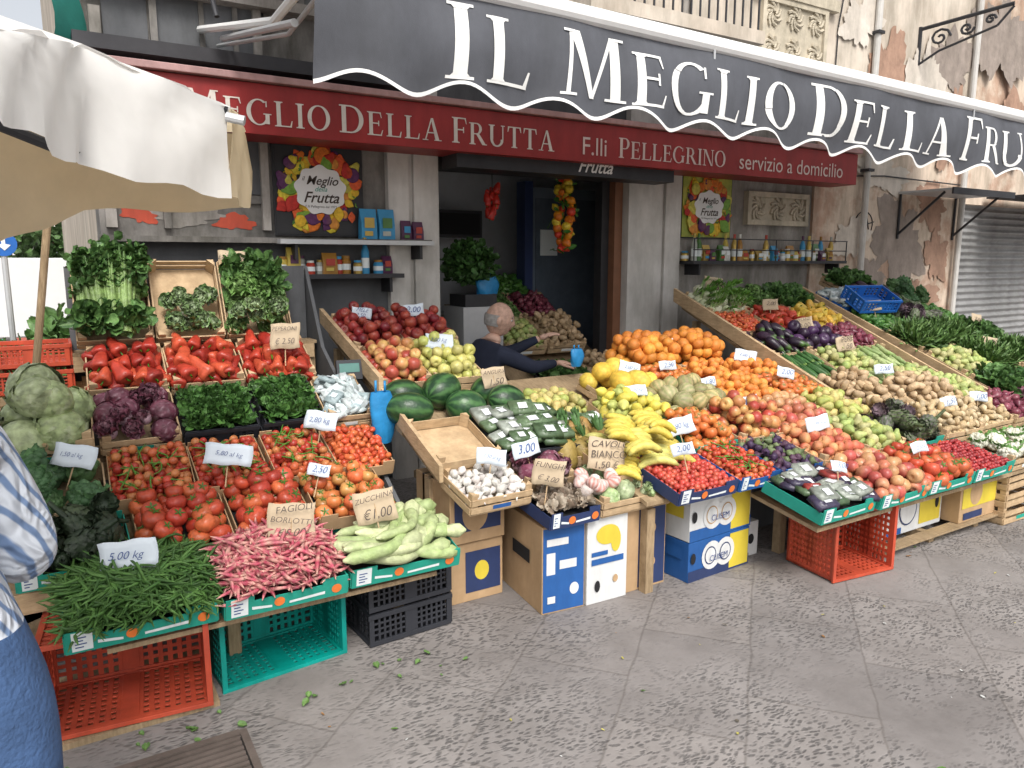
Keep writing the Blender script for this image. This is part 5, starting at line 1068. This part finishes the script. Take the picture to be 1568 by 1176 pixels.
E=[('pel','sp'),('sp','ch'),('ch','nk0'),('nk0','nk'),('ch','rs'),('rs','re'),('re','rw'),('rw','rh'),('ch','ls'),('ls','le'),('le','lw'),('lw','lh'),('pel','rhip'),('rhip','rk'),('rk','ra'),('ra','rt'),('pel','lhip'),('lhip','lk'),('lk','la'),('la','lt')]
BM={('nk0','nk'):1,('rw','rh'):1,('lw','lh'):1,('pel','rhip'):2,('rhip','rk'):2,('rk','ra'):2,('pel','lhip'):2,('lhip','lk'):2,('lk','la'):2,('ra','rt'):3,('la','lt'):3}
figure('body',J,E,BM,[navy,skin,dgrey,dmetal],e)
head(e,(2.83,4.80,1.165),-28,10,(.38,.36,.34),sc=1.08)
hand(e,(3.225,4.622,.833),(1,.05,-.05),(0,-.2,1),skin,.35,left=False,s=1.15); hand(e,(3.22,4.852,.998),(.9,-.2,.3),(-.3,0,1),skin,.3,left=True,s=1.15)
b=B(); b.cyl((2.64,4.81,.415),(2.64,4.81,.445),.17,wood2,20)
for a in range(4): t=a*math.pi/2+.7; b.cyl((2.64+.18*math.cos(t),4.81+.18*math.sin(t),.055),(2.64+.1*math.cos(t),4.81+.1*math.sin(t),.415),.015,wood2)
b.make('stool')
shirt,nt,pb=nodes('striped_blouse'); tc=N(nt,'ShaderNodeTexCoord'); wv=N(nt,'ShaderNodeTexWave'); wv.inputs['Scale'].default_value=11; wv.inputs['Distortion'].default_value=2.6; wv.inputs['Detail'].default_value=2; wv.bands_direction='DIAGONAL'
cr=N(nt,'ShaderNodeValToRGB'); cr.color_ramp.elements[0].position=.15; cr.color_ramp.elements[0].color=(.16,.24,.4,1); cr.color_ramp.elements[1].position=.4; cr.color_ramp.elements[1].color=(.6,.64,.7,1)
nt.links.new(tc.outputs['Object'],wv.inputs['Vector']); nt.links.new(wv.outputs['Fac'],cr.inputs[0]); nt.links.new(cr.outputs[0],pb.inputs['Base Color']); pb.inputs['Roughness'].default_value=.8
nb=N(nt,'ShaderNodeTexNoise'); nb.inputs['Scale'].default_value=9; nb.inputs['Distortion'].default_value=1.5; bp=N(nt,'ShaderNodeBump'); bp.inputs['Strength'].default_value=1; bp.inputs['Distance'].default_value=.05; nt.links.new(tc.outputs['Object'],nb.inputs['Vector']); nt.links.new(nb.outputs['Fac'],bp.inputs['Height']); nt.links.new(bp.outputs[0],pb.inputs['Normal'])
e=empty('woman_shopper')
J={'pel':((-.24,1.6,.9),(.18,.16)),'sp':((-.27,1.6,1.05),.145),'ch':((-.30,1.66,1.23),(.14,.13)),'nk0':((-.31,1.7,1.37),.07),'nk':((-.31,1.74,1.45),.05),
 'rs':((-.14,1.66,1.29),.075),'re':((-.09,1.68,1.08),.068),'rw':((-.14,1.9,1.0),.04),'rh':((-.14,1.93,1.0),.026),
 'ls':((-.47,1.68,1.29),.07),'le':((-.5,1.78,1.06),.055),'lw':((-.42,2.0,1.0),.034),'lh':((-.41,2.03,1.0),.026),
 'rhip':((-.165,1.58,.84),.13),'rk':((-.16,1.6,.48),.09),'ra':((-.17,1.58,.09),.055),'rt':((-.16,1.72,.045),.042),
 'lhip':((-.36,1.6,.84),.115),'lk':((-.37,1.66,.48),.075),'la':((-.37,1.62,.09),.05),'lt':((-.37,1.76,.045),.042)}
figure('body',J,E,BM,[shirt,skin,jeans,dmetal],e)
head(e,(-.31,1.78,1.55),90,22,(.06,.035,.02),bald=False)
hand(e,(-.14,1.925,1.0),(0,1,-.1),(0,0,1),skin,.4); hand(e,(-.41,2.025,1.0),(0.1,1,-.1),(0,0,1),skin,.4,left=True)
# ------------------------------------------------------------ litter
p=Pile()
for i in range(70):
    x=U(.3,6);y=U(.9,2.7); c=random.choice([(.5,.45,.1),(.1,.2,.04),(.6,.6,.58),(.3,.15,.05),(.15,.13,.1)])
    p.add(TP['leaf'],rotm(U(-.2,.2),U(-.2,.2),U(0,6.3))*U(.008,.028),(x,y,.004),g(c),g(c))
for i in range(26):
    x=U(-.1,1.4); y=U(2.5,2.72); p.add(TP['leafw'],rotm(U(-.2,.2),U(-.2,.2),U(0,6.3))*U(.015,.04),(x,y,.004),g((.1,.2,.05)),g((.2,.3,.1)))
p.make('ground_litter',PM_)
# ================================================================= light, camera
w=bpy.data.worlds.new('World'); SC.world=w; w.use_nodes=True; nt=w.node_tree; bg=nt.nodes['Background']
sky=nt.nodes.new('ShaderNodeTexSky'); sky.sky_type='NISHITA'; sky.sun_disc=False; sky.sun_elevation=R(50); sky.sun_rotation=R(195); sky.air_density=1; sky.dust_density=5; sky.ozone_density=1
hs=nt.nodes.new('ShaderNodeHueSaturation'); hs.inputs['Saturation'].default_value=.25; hs.inputs['Value'].default_value=1.45; nt.links.new(sky.outputs[0],hs.inputs['Color']); nt.links.new(hs.outputs[0],bg.inputs[0]); bg.inputs[1].default_value=.15
sl=bpy.data.lights.new('sun','SUN'); sl.energy=2.1; sl.angle=R(20); sl.color=(1,.965,.91); so=bpy.data.objects.new('sun',sl); COL.objects.link(so)
az=R(195); el=R(50); dv=Vector((math.sin(az)*math.cos(el),math.cos(az)*math.cos(el),math.sin(el))); so.rotation_euler=dv.to_track_quat('Z','Y').to_euler(); so.location=(0,-5,10)
cam=bpy.data.cameras.new('camera'); cam.sensor_width=36; cam.lens=1140/1568*36; cam.clip_end=300; cam.clip_start=.05
co=bpy.data.objects.new('camera',cam); COL.objects.link(co); co.location=(0,0,1.65); co.rotation_euler=(R(90-9.4),0,R(-31.4)); SC.camera=co
SC.view_settings.view_transform='Standard'; SC.view_settings.look='None'; SC.view_settings.exposure=0
